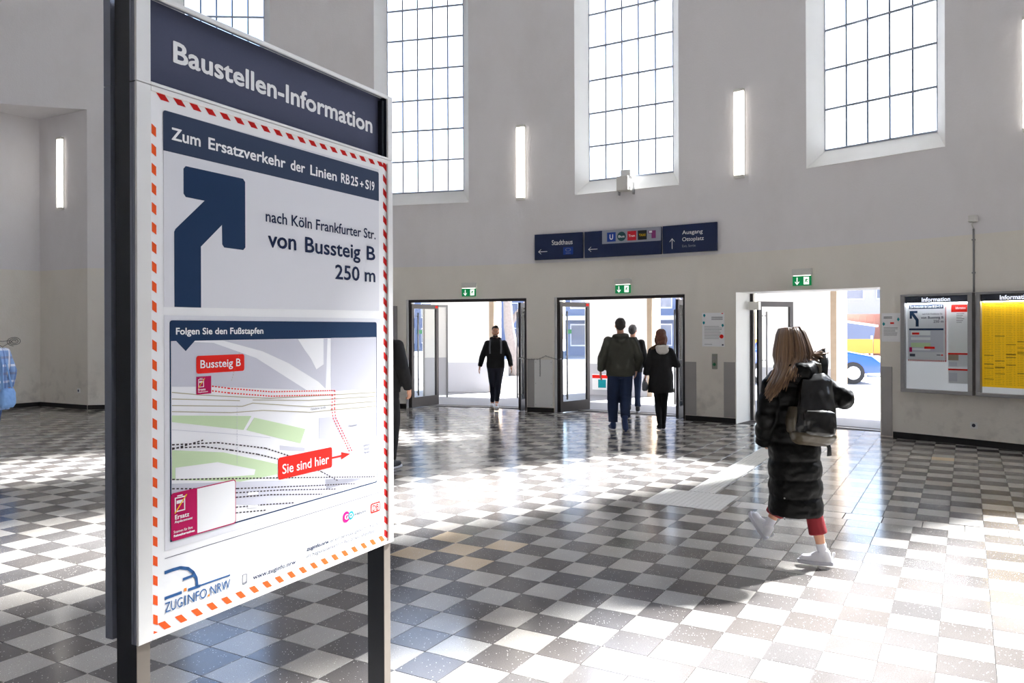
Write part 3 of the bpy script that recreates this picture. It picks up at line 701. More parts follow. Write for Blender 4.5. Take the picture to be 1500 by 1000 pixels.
tree(17.6, 34.5, 'thin bare tree in front of the apartment block seen through the right door', 7, 9)
tree(7.2, 30, 'bare tree beyond the middle door near the balcony building', 7.5, 15)
hd = empty('hedge', 'low green hedge strip behind the white kerb seen through the right door', 'hedge', Matrix.Translation((16.3, 31.5, -.03)) @ Matrix.Rotation(-.3, 4, 'Z'))
mb = MB()
for k in range(420):
    c = Vector((random.uniform(-4, 4), random.uniform(-.3, .3), random.uniform(.03, .42))); mb.ball(c, random.uniform(.05, .1), None, 5, 4)
mb.build('leaves', M['leaf'], hd, kind='stuff')
for k, (x, y) in enumerate(((12.3, 26.5), (13.9, 27.2))):
    q = MB(); q.loft([(0, 0, 0, .3, .3), (0, 0, .35, .34, .34), (0, 0, .6, .22, .22), (0, 0, .68, .1, .1)], 16)
    q.build('concrete_bollard', M['white'], None, Matrix.Translation((x, y, -.03)), True, label=('squat white bollard nearest the blue car' if k == 0 else 'squat white bollard right of the first, nearer the hoarding'), category='bollard')

# ---------------------------------------------------------------- the big construction notice on two posts
t_ = Vector((586, 1150, 0)).normalized(); n_ = Vector((t_.y, -t_.x, 0))
SF = Matrix((t_, Vector((0, 0, 1)), n_)).transposed().to_4x4(); SF.translation = Vector((-.9309, 1.95, 0))
SF0 = SF
sign = empty('notice_stand', 'tall double sided construction notice with map and arrow on two dark posts', 'sign', SF)
I4 = Matrix.Identity(4)
WS, ZB, ZJ, ZT = 1.080, .838, 2.245, 2.482
def bevbox(name, dims, m, parent, mw=I4, w=.002, **kw):
    return obj(name, bevel(MB().box(*dims).mesh(name, m), w, 1), parent, mw, **kw)
for s0 in (.004, 1.034):
    p = MB().box(s0, .012, -.086, s0 + .040, ZT - .02, -.0135).build('post', M['postdark'], sign, I4)
    MB().box(s0 + .001, .012, -.0134, s0 + .039, ZB - .001, -.012).build('lit_front_strip', M['postface'], p, I4)  # front of the same post, its light put into a paler colour
    MB().box(s0 - .02, 0, -.106, s0 + .06, .012, .014).build('foot_plate', M['steelplate'], p, I4)
def frame_box(zb, zt, zf, nm):
    """zf: front of the box; stiles and rails with white faces on blue grey profiles"""
    fr = MB()
    for x0, x1 in ((0, .042), (1.051, WS)): fr.box(x0, zb, zf - .008, x1, zt, zf)
    fr.box(.042, zt - .012, zf - .008, 1.051, zt, zf); fr.box(.042, zb, zf - .008, 1.051, zb + .008, zf)
    f = obj(nm, bevel(fr.mesh(nm, M['signframe']), .0012, 1), sign, I4)
    pr = MB()
    for x0, x1 in ((.0005, .003), (WS - .003, WS - .0005)):
        pr.box(x0, zb + .001, zf - .016, x1, zt - .001, zf - .0085); pr.box(x0, zb + .001, zf - .026, x1, zt - .001, zf - .018)
    pr.box(.004, zb + .002, zf - .026, .008, zt - .002, zf - .009); pr.box(WS - .008, zb + .002, zf - .026, WS - .004, zt - .002, zf - .009)
    pr.box(.0045, zt - .004, zf - .034, WS - .0045, zt - .001, zf - .0085); pr.box(.0045, zb + .001, zf - .026, WS - .0045, zb + .004, zf - .0085)
    pr.build('side_profile', M['steelblue'], f, I4)
    return f
frame_box(ZB, ZJ - .001, 0, 'frame'); frame_box(ZJ + .001, ZT, 0, 'frame')
rb = MB().box(.0, ZB, -.124, WS, ZJ - .001, -.098).build('rear_case', M['steelblue'], sign, I4)
MB().box(.0, ZJ + .001, -.124, WS, ZT, -.098).build('rear_case', M['steelblue'], sign, I4)
MB().box(.046, ZB + .01, -.0975, 1.034, ZT - .01, -.0365).build('core', M['postdark'], sign, I4)
# header recess and panel
MB().box(.042, ZJ + .004, -.0362, 1.0515, ZT - .006, -.0325).build('header_panel', M['header'], sign, I4)
mb = MB(); mb.box(1.0505, ZJ + .003, -.032, 1.0525, ZT - .006, -.008); mb.box(.0405, ZJ + .003, -.032, .0425, ZT - .006, -.008); mb.box(.042, ZJ + .002, -.032, 1.051, ZJ + .004, -.008); mb.build('header_lining', M['navy'], sign, I4)
MB().box(.0425, ZB + .004, -.0125, 1.0505, ZJ - .003, -.008).build('poster', M['paper'], sign, I4)
poster = [x for x in sign.children if x.name.startswith('poster')][0]
def PT(s, z, e): return (s + e * (s + 1.315) / 1.715, z + e * (z - 1.625) / 1.715)
E1, E2 = .008, .0325
def pf(name, pts, m, lvl=1, parent=None):
    q = [PT(a, b, E1) for a, b in pts]
    return MB().prism(q, 0, .0004).build(name, M[m], parent or poster, Matrix.Translation((0, 0, -E1 + lvl * .0004)))
def ptxt(name, body, s0, s1, z0, z1, m, bold=0., shear=0., lvl=3, e=E1, parent=None):
    a = PT(s0, z0, e); b = PT(s1, z1, e)
    return lettering(name, body, (a[0], b[0], a[1], b[1]), M[m], parent or poster, Matrix.Translation((0, 0, -e + lvl * .0004 + .0004)), bold, shear)
lettering('headline', 'Baustellen-Information', (*[PT(s, 0, E2)[0] for s in (.108, .956)], PT(0, 2.321, E2)[1], PT(0, 2.379, E2)[1]), M['whiteink'], sign, Matrix.Translation((0, 0, -E2 + .0015)), .026)
# striped warning border: recess shade is put into the darker top and right stripes
def stripes(name, quads, m='darkred'):
    mb = MB()
    for q in quads: mb.prism([PT(a, b, E1) for a, b in q], 0, .0004)
    return mb.build(name, M[m], poster, Matrix.Translation((0, 0, -E1 + .0004)))
q = []
for k in range(20):
    x = .056 + k * .0515
    if x > 1.03: break
    q.append([(x, .8765), (x + .021, .8765), (x + .041, .8545), (x + .020, .8545)])
q.append([(.044, .862), (.057, .8545), (.044, .8545)])
stripes('stripe_border', q, 'orange')
q = []
for k in range(26):
    z = 2.146 - k * .0497
    if z < .90: break
    q.append([(.043, z + .001), (.056, z - .007), (.056, z - .031), (.043, z - .023)])
stripes('stripe_border', q, 'orange')
q = []
for k in range(20):
    x = .046 + k * .0515
    if x > 1.01: break
    q.append([(x, 2.2405), (x + .026, 2.2405), (x + .051, 2.214), (x + .025, 2.214)])
stripes('stripe_border', q)
q = []
for k in range(28):
    z = 2.238 - k * .0497
    if z < .89: break
    q.append([(1.0195, z), (1.0445, z - .018), (1.0445, z - .042), (1.0195, z - .024)])
stripes('stripe_border', q)
# upper panel
pf('upper_field', [(.078, 1.683), (.993, 1.690), (.993, 2.2), (.078, 2.19)], 'lightgrey', 1)
pf('title_bar', rrect(.077, .993, 2.086, 2.190, .008, (0, 0, 1, 1)), 'ink2', 2)
for tx, a_, b_ in (('Zum', .102, .196), ('Ersatzverkehr', .222, .519), ('der', .541, .606), ('Linien', .630, .760), ('RB', .782, .828), ('25', .834, .873), ('S', .914, .934), ('19', .940, .966)): ptxt('title_lettering', tx, a_, b_, 2.118, 2.151, 'whiteink', .022)
ptxt('title_lettering', '+', .884, .904, 2.121, 2.141, 'whiteink', .022)
ar = [(.110, 1.684), (.196, 1.684), (.196, 1.849), (.269, 1.916), (.270, 1.862), (.277, 1.854), (.347, 1.853), (.355, 1.861), (.355, 2.050), (.347, 2.058), (.147, 2.058), (.140, 2.050), (.140, 1.984), (.147, 1.976), (.209, 1.975), (.114, 1.888), (.110, 1.880)]
pf('arrow', ar, 'ink', 2)
ptxt('direction_lettering', 'nach Köln Frankfurter Str.', .435, .972, 1.945, 1.980, 'inktext', .012)
ptxt('direction_lettering', 'von', .444, .565, 1.870, 1.9055, 'inktext', .018); ptxt('direction_lettering', 'Bussteig', .605, .885, 1.853, 1.918, 'inktext', .018); ptxt('direction_lettering', 'B', .920, .970, 1.869, 1.918, 'inktext', .018)
ptxt('direction_lettering', '250 m', .750, .970, 1.791, 1.841, 'inktext', .016)
# map panel
pf('map_surround', [(.078, 1.055), (1.0, 1.055), (1.0, 1.662), (.078, 1.662)], 'lightgrey', 1)
pf('map_outline', rrect(.0945, .9775, 1.0745, 1.649, .008, (0, 1, 1, 1)), 'ink', 2)
pf('map', rrect(.0985, .9735, 1.0785, 1.60, .006, (0, 1, 0, 0)), 'mapwhite', 3)
def mp(name, pts, m, lvl=4): return pf(name, pts, m, lvl)
mp('map_block', [(.1, 1.595), (.237, 1.588), (.394, 1.541), (.61, 1.431), (.30, 1.462), (.1, 1.477)], 'mapgrey')
mp('map_block', [(.27, 1.594), (.55, 1.594), (.71, 1.594), (.70, 1.43), (.667, 1.454), (.53, 1.52), (.42, 1.56)], 'mapgrey')
mp('map_block', [(.57, 1.594), (.69, 1.594), (.69, 1.51), (.655, 1.495), (.63, 1.53), (.60, 1.56)], 'mapwhite', 5)
mp('map_block', [(.727, 1.596), (.972, 1.596), (.972, 1.412), (.727, 1.419)], 'mapgrey')
mp('map_block', [(.667, 1.337), (.972, 1.325), (.972, 1.243), (.667, 1.269)], 'mapgrey')
mp('map_block', [(.679, 1.225), (.972, 1.225), (.972, 1.10), (.70, 1.10)], 'mapgrey')
mp('map_block', [(.86, 1.225), (.90, 1.225), (.90, 1.13), (.86, 1.13)], 'mapwhite', 5)
mp('map_block', [(.1, 1.225), (.972, 1.092), (.972, 1.08), (.55, 1.08), (.1, 1.17)], 'mapgrey')
mp('map_block', [(.49, 1.272), (.60, 1.25), (.60, 1.238), (.49, 1.258)], 'mapgrey')
mp('map_park', [(.1, 1.402), (.375, 1.373), (.345, 1.336), (.1, 1.385)], 'mapgreen')
mp('map_park', [(.387, 1.367), (.602, 1.309), (.580, 1.266), (.356, 1.334)], 'mapgreen')
mp('map_park', [(.1, 1.312), (.271, 1.282), (.48, 1.217), (.48, 1.186), (.33, 1.19), (.1, 1.235)], 'mapgreen')
mp('map_park', [(.11, 1.265), (.25, 1.258), (.39, 1.215), (.385, 1.20), (.25, 1.215), (.11, 1.235)], 'mapwhite', 5)
def line(name, pts, wd, m, lvl=5, dash=None):
    mb = MB()
    for (a, b), (c, d) in zip(pts[:-1], pts[1:]):
        L_ = math.hypot(c - a, d - b); ux, uz = (c - a) / L_, (d - b) / L_; px_, pz_ = -uz * wd / 2, ux * wd / 2
        k = 0.
        while k < L_:
            e_ = min(L_, k + (dash[0] if dash else L_)); p0 = (a + ux * k, b + uz * k); p1 = (a + ux * e_, b + uz * e_)
            mb.prism([PT(p0[0] - px_, p0[1] - pz_, E1), PT(p1[0] - px_, p1[1] - pz_, E1), PT(p1[0] + px_, p1[1] + pz_, E1), PT(p0[0] + px_, p0[1] + pz_, E1)], 0, .0004)
            k += (dash[0] + dash[1]) if dash else L_
    return mb.build(name, M[m], poster, Matrix.Translation((0, 0, -E1 + lvl * .0004)))
for pts in ([(.1, 1.462), (.2, 1.447), (.45, 1.418), (.97, 1.398)], [(.1, 1.445), (.331, 1.421)], [(.38, 1.419), (.62, 1.398), (.97, 1.384)], [(.1, 1.428), (.34, 1.404), (.38, 1.41), (.62, 1.378), (.97, 1.366)],
            [(.1, 1.412), (.3, 1.39), (.42, 1.385), (.625, 1.360), (.97, 1.349)]):
    line('map_road', pts, .0022, 'maproad')
line('map_road', [(.1, 1.365), (.3, 1.33), (.45, 1.30)], .0012, 'mapgrey'); line('map_road', [(.32, 1.41), (.32, 1.24)], .0012, 'mapgrey', 6, (.004, .004)); line('map_road', [(.30, 1.48), (.33, 1.56)], .0012, 'maproad', 6, (.004, .004))
for pts in ([(.1, 1.326), (.25, 1.312), (.331, 1.294), (.43, 1.272), (.529, 1.235), (.6, 1.20), (.679, 1.161), (.76, 1.118)], [(.1, 1.317), (.2, 1.308), (.3, 1.284), (.4, 1.258), (.48, 1.232)], [(.1, 1.314), (.2, 1.325)],
            [(.1, 1.236), (.5, 1.172), (.969, 1.096)], [(.1, 1.212), (.32, 1.172), (.6, 1.129), (.85, 1.092)], [(.315, 1.161), (.5, 1.135), (.75, 1.092)], [(.315, 1.148), (.45, 1.130), (.68, 1.088)], [(.315, 1.120), (.42, 1.106), (.55, 1.086)], [(.315, 1.104), (.43, 1.088)]):
    line('map_railway', pts, .0036, 'rail', 5, (.008, .0055))
for a, b in (((.36, 1.15), (.40, 1.144)), ((.36, 1.112), (.40, 1.106)), ((.86, 1.088), (.89, 1.083))): line('map_train', [a, b], .008, 'mapwhite', 6)
for dz in (-.0065, .0065): line('walking_route', [(.231, 1.463 + dz), (.289, 1.453 + dz), (.453, 1.431 + dz), (.739 + dz, 1.414 + dz), (.737 + dz, 1.362), (.742 + dz, 1.33), (.829 + dz, 1.204)], .0036, 'red', 6, (.0055, .0055))
pf('map_bar', rrect(.0955, .9765, 1.595, 1.649, .008, (0, 0, 1, 1)), 'ink', 4)
pf('map_bar_pointer', [(.113, 1.596), (.144, 1.568), (.175, 1.596)], 'ink', 5)
ptxt('map_lettering', 'Folgen Sie den Fußstapfen', .113, .423, 1.606, 1.630, 'whiteink', .024, lvl=5)
ptxt('map_lettering', 'Opladener Straße', .628, .70, 1.364, 1.372, 'greytext', lvl=5); ptxt('map_lettering', 'Ottoplatz', .815, .86, 1.289, 1.297, 'greytext', lvl=6)
for k, tx in enumerate(('Bahnhof', 'Deutz/', 'Messe')): ptxt('map_lettering', tx, .895, .93, 1.213 - k * .0125, 1.221 - k * .0125, 'greytext', lvl=6)
pf('red_label', rrect(.178, .348, 1.506, 1.554, .007), 'red', 6); ptxt('label_lettering', 'Bussteig B', .191, .334, 1.513, 1.542, 'whiteink', .012, lvl=7)
def tramicon(s0, z0, k, lvl):
    for x0, x1, y0, y1 in ((.0, .034, .0, .003), (.0, .003, .0, .040), (.031, .034, .0, .040), (.0, .034, .037, .040), (.006, .028, .022, .031), (.008, .026, .042, .045)):
        pf('tram_icon', [(s0 + x0 * k, z0 + y0 * k), (s0 + x1 * k, z0 + y0 * k), (s0 + x1 * k, z0 + y1 * k), (s0 + x0 * k, z0 + y1 * k)], 'whiteink', lvl)
    pf('strike', [(s0 - .002 * k, z0 - .003 * k), (s0 + .002 * k, z0 - .003 * k), (s0 + .041 * k, z0 + .043 * k), (s0 + .037 * k, z0 + .043 * k)], 'yellowink', lvl + 1)
pf('replacement_badge', [(.178, 1.450), (.228, 1.450), (.228, 1.498), (.178, 1.498)], 'magenta', 6); tramicon(.184, 1.469, .55, 7)
ptxt('badge_lettering', 'Ersatz', .183, .208, 1.460, 1.466, 'whiteink', .03, lvl=7); ptxt('badge_lettering', 'Replacement', .183, .216, 1.4535, 1.458, 'whiteink', .03, lvl=7)
pf('red_label', rrect(.482, .730, 1.168, 1.235, .008), 'red', 6); ptxt('label_lettering', 'Sie sind hier', .499, .713, 1.183, 1.213, 'whiteink', .008, lvl=7)
pf('red_arrow', [(.728, 1.1955), (.777, 1.1955), (.777, 1.186), (.824, 1.1985), (.777, 1.211), (.777, 1.2015), (.728, 1.2015)], 'red', 6)
# replacement service box (its square code is left blank)
pf('service_box', rrect(.0955, .314, 1.0755, 1.200, .008), 'magenta', 7); pf('service_field', rrect(.179, .3115, 1.0785, 1.1975, .007, (0, 1, 1, 0)), 'paper', 8)
tramicon(.107, 1.149, .95, 8)
ptxt('box_lettering', 'Ersatz', .107, .152, 1.130, 1.142, 'whiteink', .02, lvl=8); ptxt('box_lettering', 'Replacement', .106, .163, 1.1185, 1.127, 'whiteink', .02, .25, lvl=8)
ptxt('box_lettering', 'Scannen für Ihre', .103, .163, 1.095, 1.102, 'whiteink', .01, lvl=8); ptxt('box_lettering', 'Reisealternativen', .103, .170, 1.085, 1.0915, 'whiteink', .05, lvl=8)
# footer
line('rule', [(.078, 1.036), (.989, 1.036)], .0014, 'greytext', 1)
lg = []
pts = [(.077, 1.000), (.10, 1.001), (.125, 1.000), (.150, .991), (.167, .976), (.177, .958), (.180, .935)]
line('logo_curve', pts, .0085, 'logoblue', 2)
for (a, b) in pts[1:-1]: pf('logo_curve', [(a + .0042 * math.cos(k), b + .0042 * math.sin(k)) for k in [x * PI / 4 for x in range(8)]], 'logoblue', 2)
line('logo_curve', [(.133, .967), (.170, .968)], .007, 'logoblue', 3); line('logo_curve', [(.077, .934), (.130, .934)], .0075, 'logoblue', 2); line('logo_curve', [(.150, .934), (.19, .934)], .0075, 'logoblue', 2)
line('logo_curve', [(.185, .9345), (.294, .9335)], .0042, 'logoblue', 3); line('logo_dot', [(.137, .938), (.145, .938)], .008, 'logoorange', 3)
ptxt('logo_lettering', 'ZUG', .077, .132, .8965, .9225, 'logoblue', .004); ptxt('logo_lettering', 'I', .138, .1425, .8965, .9225, 'logoblue', .004); ptxt('logo_lettering', 'NFO', .149, .212, .8965, .9225, 'logoblue', .004); line('logo_dot', [(.2155, .899), (.2205, .899)], .006, 'logoorange', 3)
ptxt('logo_lettering', 'NRW', .224, .294, .8965, .9225, 'logoblue', .004)
for a, b in (((.341, .893), (.341, .920)), ((.356, .893), (.356, .920)), ((.341, .920), (.356, .920)), ((.341, .893), (.356, .893)), ((.341, .897), (.356, .897))): line('phone_icon', [a, b], .0014, 'greytext', 2)
ptxt('footer_lettering', 'www.zuginfo.nrw', .379, .558, .891, .909, 'inktext', .014)
ptxt('footer_lettering', 'zuginfo.nrw', .607, .715, .9165, .9335, 'inktext', .03, .2); ptxt('footer_lettering', 'ist ein Serviceangebot für Kunden', .720, .993, .9165, .9335, 'greytext', .008, .2)
ptxt('footer_lettering', 'im Regionalverkehr in Nordrhein-Westfalen.', .607, .969, .895, .912, 'greytext', .008, .2)
def disc(cx, cz, r, n=28): return [(cx + r * math.cos(2 * PI * k / n), cz + r * math.sin(2 * PI * k / n)) for k in range(n)]
pf('logo_disc', disc(.804, .987, .019), 'pink', 2); pf('logo_disc', disc(.829, .9875, .0145), 'teal', 3)
ptxt('logo_lettering', 'G', .795, .813, .978, .996, 'whiteink', .02, lvl=4); ptxt('logo_lettering', 'O', .820, .836, .980, .995, 'whiteink', .02, lvl=4); ptxt('logo_lettering', 'RHEINLAND', .848, .917, .982, .991, 'inktext', .02); ptxt('logo_lettering', 'Nahverkehr', .848, .90, .975, .979, 'greytext')
pf('logo_frame', rrect(.939, .994, .969, 1.004, .006), 'red', 2); pf('logo_frame', rrect(.9445, .9885, .9745, .9985, .003), 'paper', 3); ptxt('logo_lettering', 'DB', .948, .985, .976, .997, 'red', .02, lvl=4)

# ---------------------------------------------------------------- hanging direction boards on the front wall
def board(name, label, a0, a1, group='blue direction boards above the doors'):
    z0, z1 = 2.94, 3.43; F = wall_mx((a0 + a1) / 2, z0, .09); wd = chord(a0, a1) / 2 - .006
    rt = empty(name, label, 'sign', F, group)
    obj('panel', bevel(MB().box(-wd, 0, -.05, wd, z1 - z0, 0).mesh('panel', M['boardnavy']), .004, 1), rt)
    for s in (-.7, .7): MB().box(s * wd - .02, .12, -.12, s * wd + .02, .36, -.05).build('bracket', M['alu'], rt)
    return rt, wd, z1 - z0
def bt(rt, body, x0, x1, y0, y1, m='whiteink', bold=.004, lv=.0012): return lettering('lettering', body, (x0, x1, y0, y1), M[m], rt, Matrix.Translation((0, 0, lv)), bold)
def barrow(rt, cx, cy, L_, d):
    mb = MB(); t = .012; h = L_ / 2
    R_ = Matrix.Translation((cx, cy, 0)) @ Matrix.Rotation({'L': 0, 'U': -PI / 2}[d], 4, 'Z')
    mb.prism([(-h + .01, -t / 2), (h, -t / 2), (h, t / 2), (-h + .01, t / 2)], 0, .001, R_)
    for s in (-1, 1): mb.prism([(-h, 0), (-h + .5 * h + .01, s * .5 * h), (-h + .5 * h + .01 + t * .8, s * .5 * h - s * .004), (-h + t * 1.3, 0)], .0002, .0012, R_)
    mb.build('arrow', M['whiteink'], rt)
rt, wd, ht = board('direction_board', 'small navy direction board reading Stadthaus with a left arrow', 23.17, 27.06)
barrow(rt, -wd + .17, .155, .19, 'L'); bt(rt, 'Stadthaus', -wd + .36, wd - .2, .27, .365)
mb = MB(); x = wd - .29; mb.box(x - .1, .08, .0, x + .1, .22, .001); mb.build('emblem_field', M['ublue'], rt)
for k in range(12):
    a = 2 * PI * k / 12; MB().box(x + .05 * math.cos(a) - .007, .17 + .028 * math.sin(a) - .006, .001, x + .05 * math.cos(a) + .007, .17 + .028 * math.sin(a) + .006, .002).build('emblem', M['boardgrey'], rt)
bt(rt, 'arena', x - .05, x + .05, .095, .115, 'boardgrey')
rt, wd, ht = board('direction_board', 'wide navy direction board with a grey band of coloured transport symbols', 27.17, 33.09)
barrow(rt, -wd + .17, .155, .19, 'L')
MB().box(-wd + .36, .24, .0, wd - .002, ht - .002, .0015).build('grey_band', M['boardgrey'], rt)
bx = -wd + .46; cz = .36
def sq(x0, m, tx, tm='whiteink', w_=.17, rnd=False):
    if rnd: MB().prism([(x0 + w_ / 2 + w_ / 2 * math.cos(2 * PI * k / 20), cz + w_ / 2 * math.sin(2 * PI * k / 20)) for k in range(20)], .0015, .003).build('symbol', M[m], rt)
    else: MB().box(x0, cz - w_ / 2, .0015, x0 + w_, cz + w_ / 2, .003).build('symbol', M[m], rt)
    if tx: hh = .05 if len(tx) == 1 else .022; bt(rt, tx, x0 + (.05 if len(tx) == 1 else .025), x0 + w_ - (.05 if len(tx) == 1 else .025), cz - hh, cz + hh, tm, .03 if len(tx) == 1 else .01, .0036)
sq(bx, 'ublue', 'U'); sq(bx + .2, 'busgreen', 'Bus', rnd=True); sq(bx + .4, 'tramred', 'Tram'); sq(bx + .6, 'taxiblack', 'TAXI', 'yellowink'); sq(bx + .8, 'purple', '', w_=.14)
MB().box(bx + .80, cz - .07, .003, bx + .86, cz + .02, .004).build('symbol', M['boardgrey'], rt); MB().box(bx + .815, cz + .03, .003, bx + .87, cz + .065, .004).build('symbol', M['paper'], rt)
rt, wd, ht = board('direction_board', 'navy direction board reading Ausgang Ottoplatz with an up arrow', 33.19, 37.13)
barrow(rt, -wd + .18, .17, .19, 'U'); bt(rt, 'Ausgang', -wd + .37, wd - .25, .295, .385); bt(rt, 'Ottoplatz', -wd + .37, wd - .23, .175, .265); bt(rt, 'Exit, Sortie', -wd + .37, wd - .38, .085, .135, 'boardgrey')

# ---------------------------------------------------------------- emergency exit signs
RUN = [[(.20, .80), (.28, .86), (.35, .80), (.28, .74)], [(.02, .55), (.25, .70), (.45, .66), (.30, .40), (.55, .22), (.50, .12), (.20, .34), (.02, .14), (-.06, .20), (.12, .40), (.14, .58), (.0, .47)], [(.45, .66), (.62, .52), (.58, .46), (.40, .56)]]
def exit_sign(phi, z, label):
    F = wall_mx(phi, z, .05); rt = empty('exit_sign', label, 'sign', F, 'green emergency exit signs above the doors')
    obj('lamp_box', bevel(MB().box(-.155, .165, -.05, .155, .27, .03).mesh('lamp_box', M['offwhite']), .008, 2), rt)
    MB().box(-.15, 0, -.012, .15, .155, .0).build('plate', M['exitgreen'], rt)
    MB().box(-.14, .155, -.01, .14, .166, -.002).build('light_slot', M['lamp'], rt)
    mb = MB(); mb.prism([(-.085, .13), (-.07, .13), (-.07, .02), (-.085, .02)], 0, .001)
    for s in (-1, 1): mb.prism([(-.0775, .012), (-.0775 + s * .035, .055), (-.0775 + s * .035, .072), (-.0775, .034)], 0, .0011)
    mb.build('arrow', M['exitwhite'], rt)
    MB().prism([(.03, .018), (.115, .018), (.115, .138), (.03, .138)], 0, .0006).build('doorway_symbol', M['exitwhite'], rt)
    mb = MB()
    for p in RUN: mb.prism([(.045 + a * .1, .03 + b * .11) for a, b in p], .0007, .0014)
    mb.build('running_figure', M['exitgreen'], rt)
exit_sign(17.68, 2.268, 'green emergency exit sign above the left door'); exit_sign(30.13, 2.262, 'green emergency exit sign above the middle door'); exit_sign(42.74, 2.288, 'green emergency exit sign above the right door')

# ---------------------------------------------------------------- vertical fluorescent wall lamps
def wall_lamp(F, L_, label):
    rt = empty('wall_lamp', label, 'lamp', F, 'vertical fluorescent wall lamps')
    MB().box(-.085, 0, -.0, .085, L_, .02).build('housing', M['offwhite'], rt)
    for y in (0, L_ - .05): obj('end_cap', bevel(MB().box(-.088, y, .02, .088, y + .05, .075).mesh('end_cap', M['offwhite']), .006, 1), rt)
    mb = MB()
    mb.prism([(-.085, .021), (.085, .021), (.085, .06), (.06, .075), (-.06, .075), (-.085, .06)], .05, L_ - .05, Matrix(((1, 0, 0, 0), (0, 0, 1, 0), (0, 1, 0, 0), (0, 0, 0, 1))))
    df = mb.build('diffuser', M['lamp'], rt)
    for x in (-.035, .035): MB().box(x - .012, .06, .0752, x + .012, L_ - .06, .0765).build('tube_glow', M['tube'], df)
wall_lamp(wall_mx(22.0, 4.12), 1.47, 'vertical wall lamp between the left and the second window, right of the notice stand')
wall_lamp(wall_mx(38.62, 4.13), 1.50, 'vertical wall lamp between the two right windows')
wall_lamp(wall_mx(55.15, 4.14), 1.50, 'vertical wall lamp cut by the right edge of the photo')
d = (B0 - A0).normalized(); nn = Vector((-d.y, d.x)); nn = nn if nn.dot(-A0) > 0 else -nn
X = -d if (-d).cross(nn) > 0 else d
def niche_mx(t, z, off=0.0):
    p = A0.lerp(B0, t) + nn * off; Xv = Vector((-d.x, -d.y, 0)); Z = Vector((nn.x, nn.y, 0)); Y = Vector((0, 0, 1))
    m = Matrix((Xv, Y, Z)).transposed().to_4x4(); m.translation = Vector((p.x, p.y, z)); return m
wall_lamp(niche_mx(.52, 4.13), 1.52, 'vertical wall lamp inside the plastered recess at the far left')

# ---------------------------------------------------------------- grey projector box on the sill of the second window
F = wall_mx(30.32, 4.08, .02); rt = empty('sensor_box', 'grey white box mounted on the sill of the window right of the second lamp', 'box', F)
obj('body', bevel(MB().box(-.1, .04, -.02, .12, .3, .2).mesh('body', M['offwhite']), .008, 1), rt); MB().box(-.05, .3, -.12, .14, .42, .12).build('top_plate', M['white'], rt); MB().box(-.13, -.02, -.012, -.11, .22, .05).build('bracket', M['steel'], rt); MB().box(.15, -.02, -.012, .17, .2, .05).build('bracket', M['steel'], rt)

# ---------------------------------------------------------------- plates, panels and small fittings beside the doors
def plate(label, a0, a1, z0, z1, m='steelplate', out=.012, name='kick_plate', cat='panel', screws=True):
    F = wall_mx((a0 + a1) / 2, 0, 0); wd = chord(a0, a1) / 2; rt = empty(name, label, cat, F)
    sag = R * (1 - math.cos(math.radians((a1 - a0) / 2)))
    MB().box(-wd, z0, -.004, wd, z1, out).build('sheet', M[m], rt)
    if screws:
        mb = MB()
        for x in (-wd + .03, wd - .03):
            for z in (z0 + .05, (z0 + z1) / 2, z1 - .05): mb.tube([(x, z, out), (x, z, out + .003)], .007, 8)
        mb.build('screws', M['steel'], rt)
    return rt
plate('tall worn steel plate on the wall right of the middle door', 34.70, 35.50, .1, 1.03)
plate('worn steel plate at the corner left of the right door', 37.46, 38.24, .1, 1.04)
plate('worn steel plate at the corner right of the right door', 47.42, 48.04, .02, 1.04)
plate('narrow dark steel plate right of the left door', 22.45, 23.0, .1, 1.03)
plate('white hardboard panel on the wall between the left and middle doors', 23.02, 24.5, .1, 1.02, 'white', .014, 'wall_panel')
# chain hanging between the doors
rt = empty('chain', 'steel barrier chain hanging across the white panel between two doors', 'chain', wall_mx(23.4, 1.04, .03))
mb = MB()
def linkring(p, d, k):
    d = d.normalized(); ref = Vector((0, 0, 1)).cross(d).normalized() if abs(d.z) < .9 else Vector((1, 0, 0)); u = ref if k % 2 else d.cross(ref)
    pts = [p + d * .018 * math.cos(a) + u * .009 * math.sin(a) for a in [2 * PI * q / 8 for q in range(9)]]; mb.tube(pts, .003, 5)
P = [Vector((-.40, .02, 0)), Vector((-.2, -.02, 0)), Vector((0, -.01, 0)), Vector((.15, .05, 0)), Vector((.33, 0, 0)), Vector((.45, -.02, 0))]
k = 0
for a, b in zip(P[:-1], P[1:]):
    n = int((b - a).length / .028)
    for q in range(n): linkring(a.lerp(b, q / n), b - a, k); k += 1
for q in range(12): linkring(Vector((.03, -.02 - q * .028, 0)), Vector((0, -1, .001)), q)
mb.build('chain_links', M['chain'], rt, kind='stuff')
for x in (-.40, .45): MB().tube([(x, 0, -.03), (x, 0, .01)], .012, 8).build('hook', M['steel'], rt)
rt = empty('push_button_panel', 'small grey panel with a green door button beside the right door', 'button', wall_mx(36.84, .915))
obj('plate', bevel(MB().box(-.045, 0, 0, .045, .26, .03).mesh('plate', M['boxgrey']), .004, 1), rt); MB().tube([(0, .08, .03), (0, .08, .04)], .026, 16).build('button', M['green'], rt); MB().box(-.03, .16, .03, .03, .22, .032).build('symbol', M['alu'], rt)
def socket(F, label):
    rt = empty('wall_socket', label, 'socket', F, 'white wall sockets'); obj('plate', bevel(MB().box(-.045, 0, 0, .045, .09, .012).mesh('plate', M['white']), .003, 1), rt)
    mb = MB().tube([(0, .045, .012), (0, .045, .0135)], .024, 16); mb.build('outlet', M['greytext'], rt)
socket(wall_mx(52.35, .235, .002), 'white wall socket below the two information cases')
socket(niche_mx(.18, .33), 'white wall socket low in the recess at the far left')
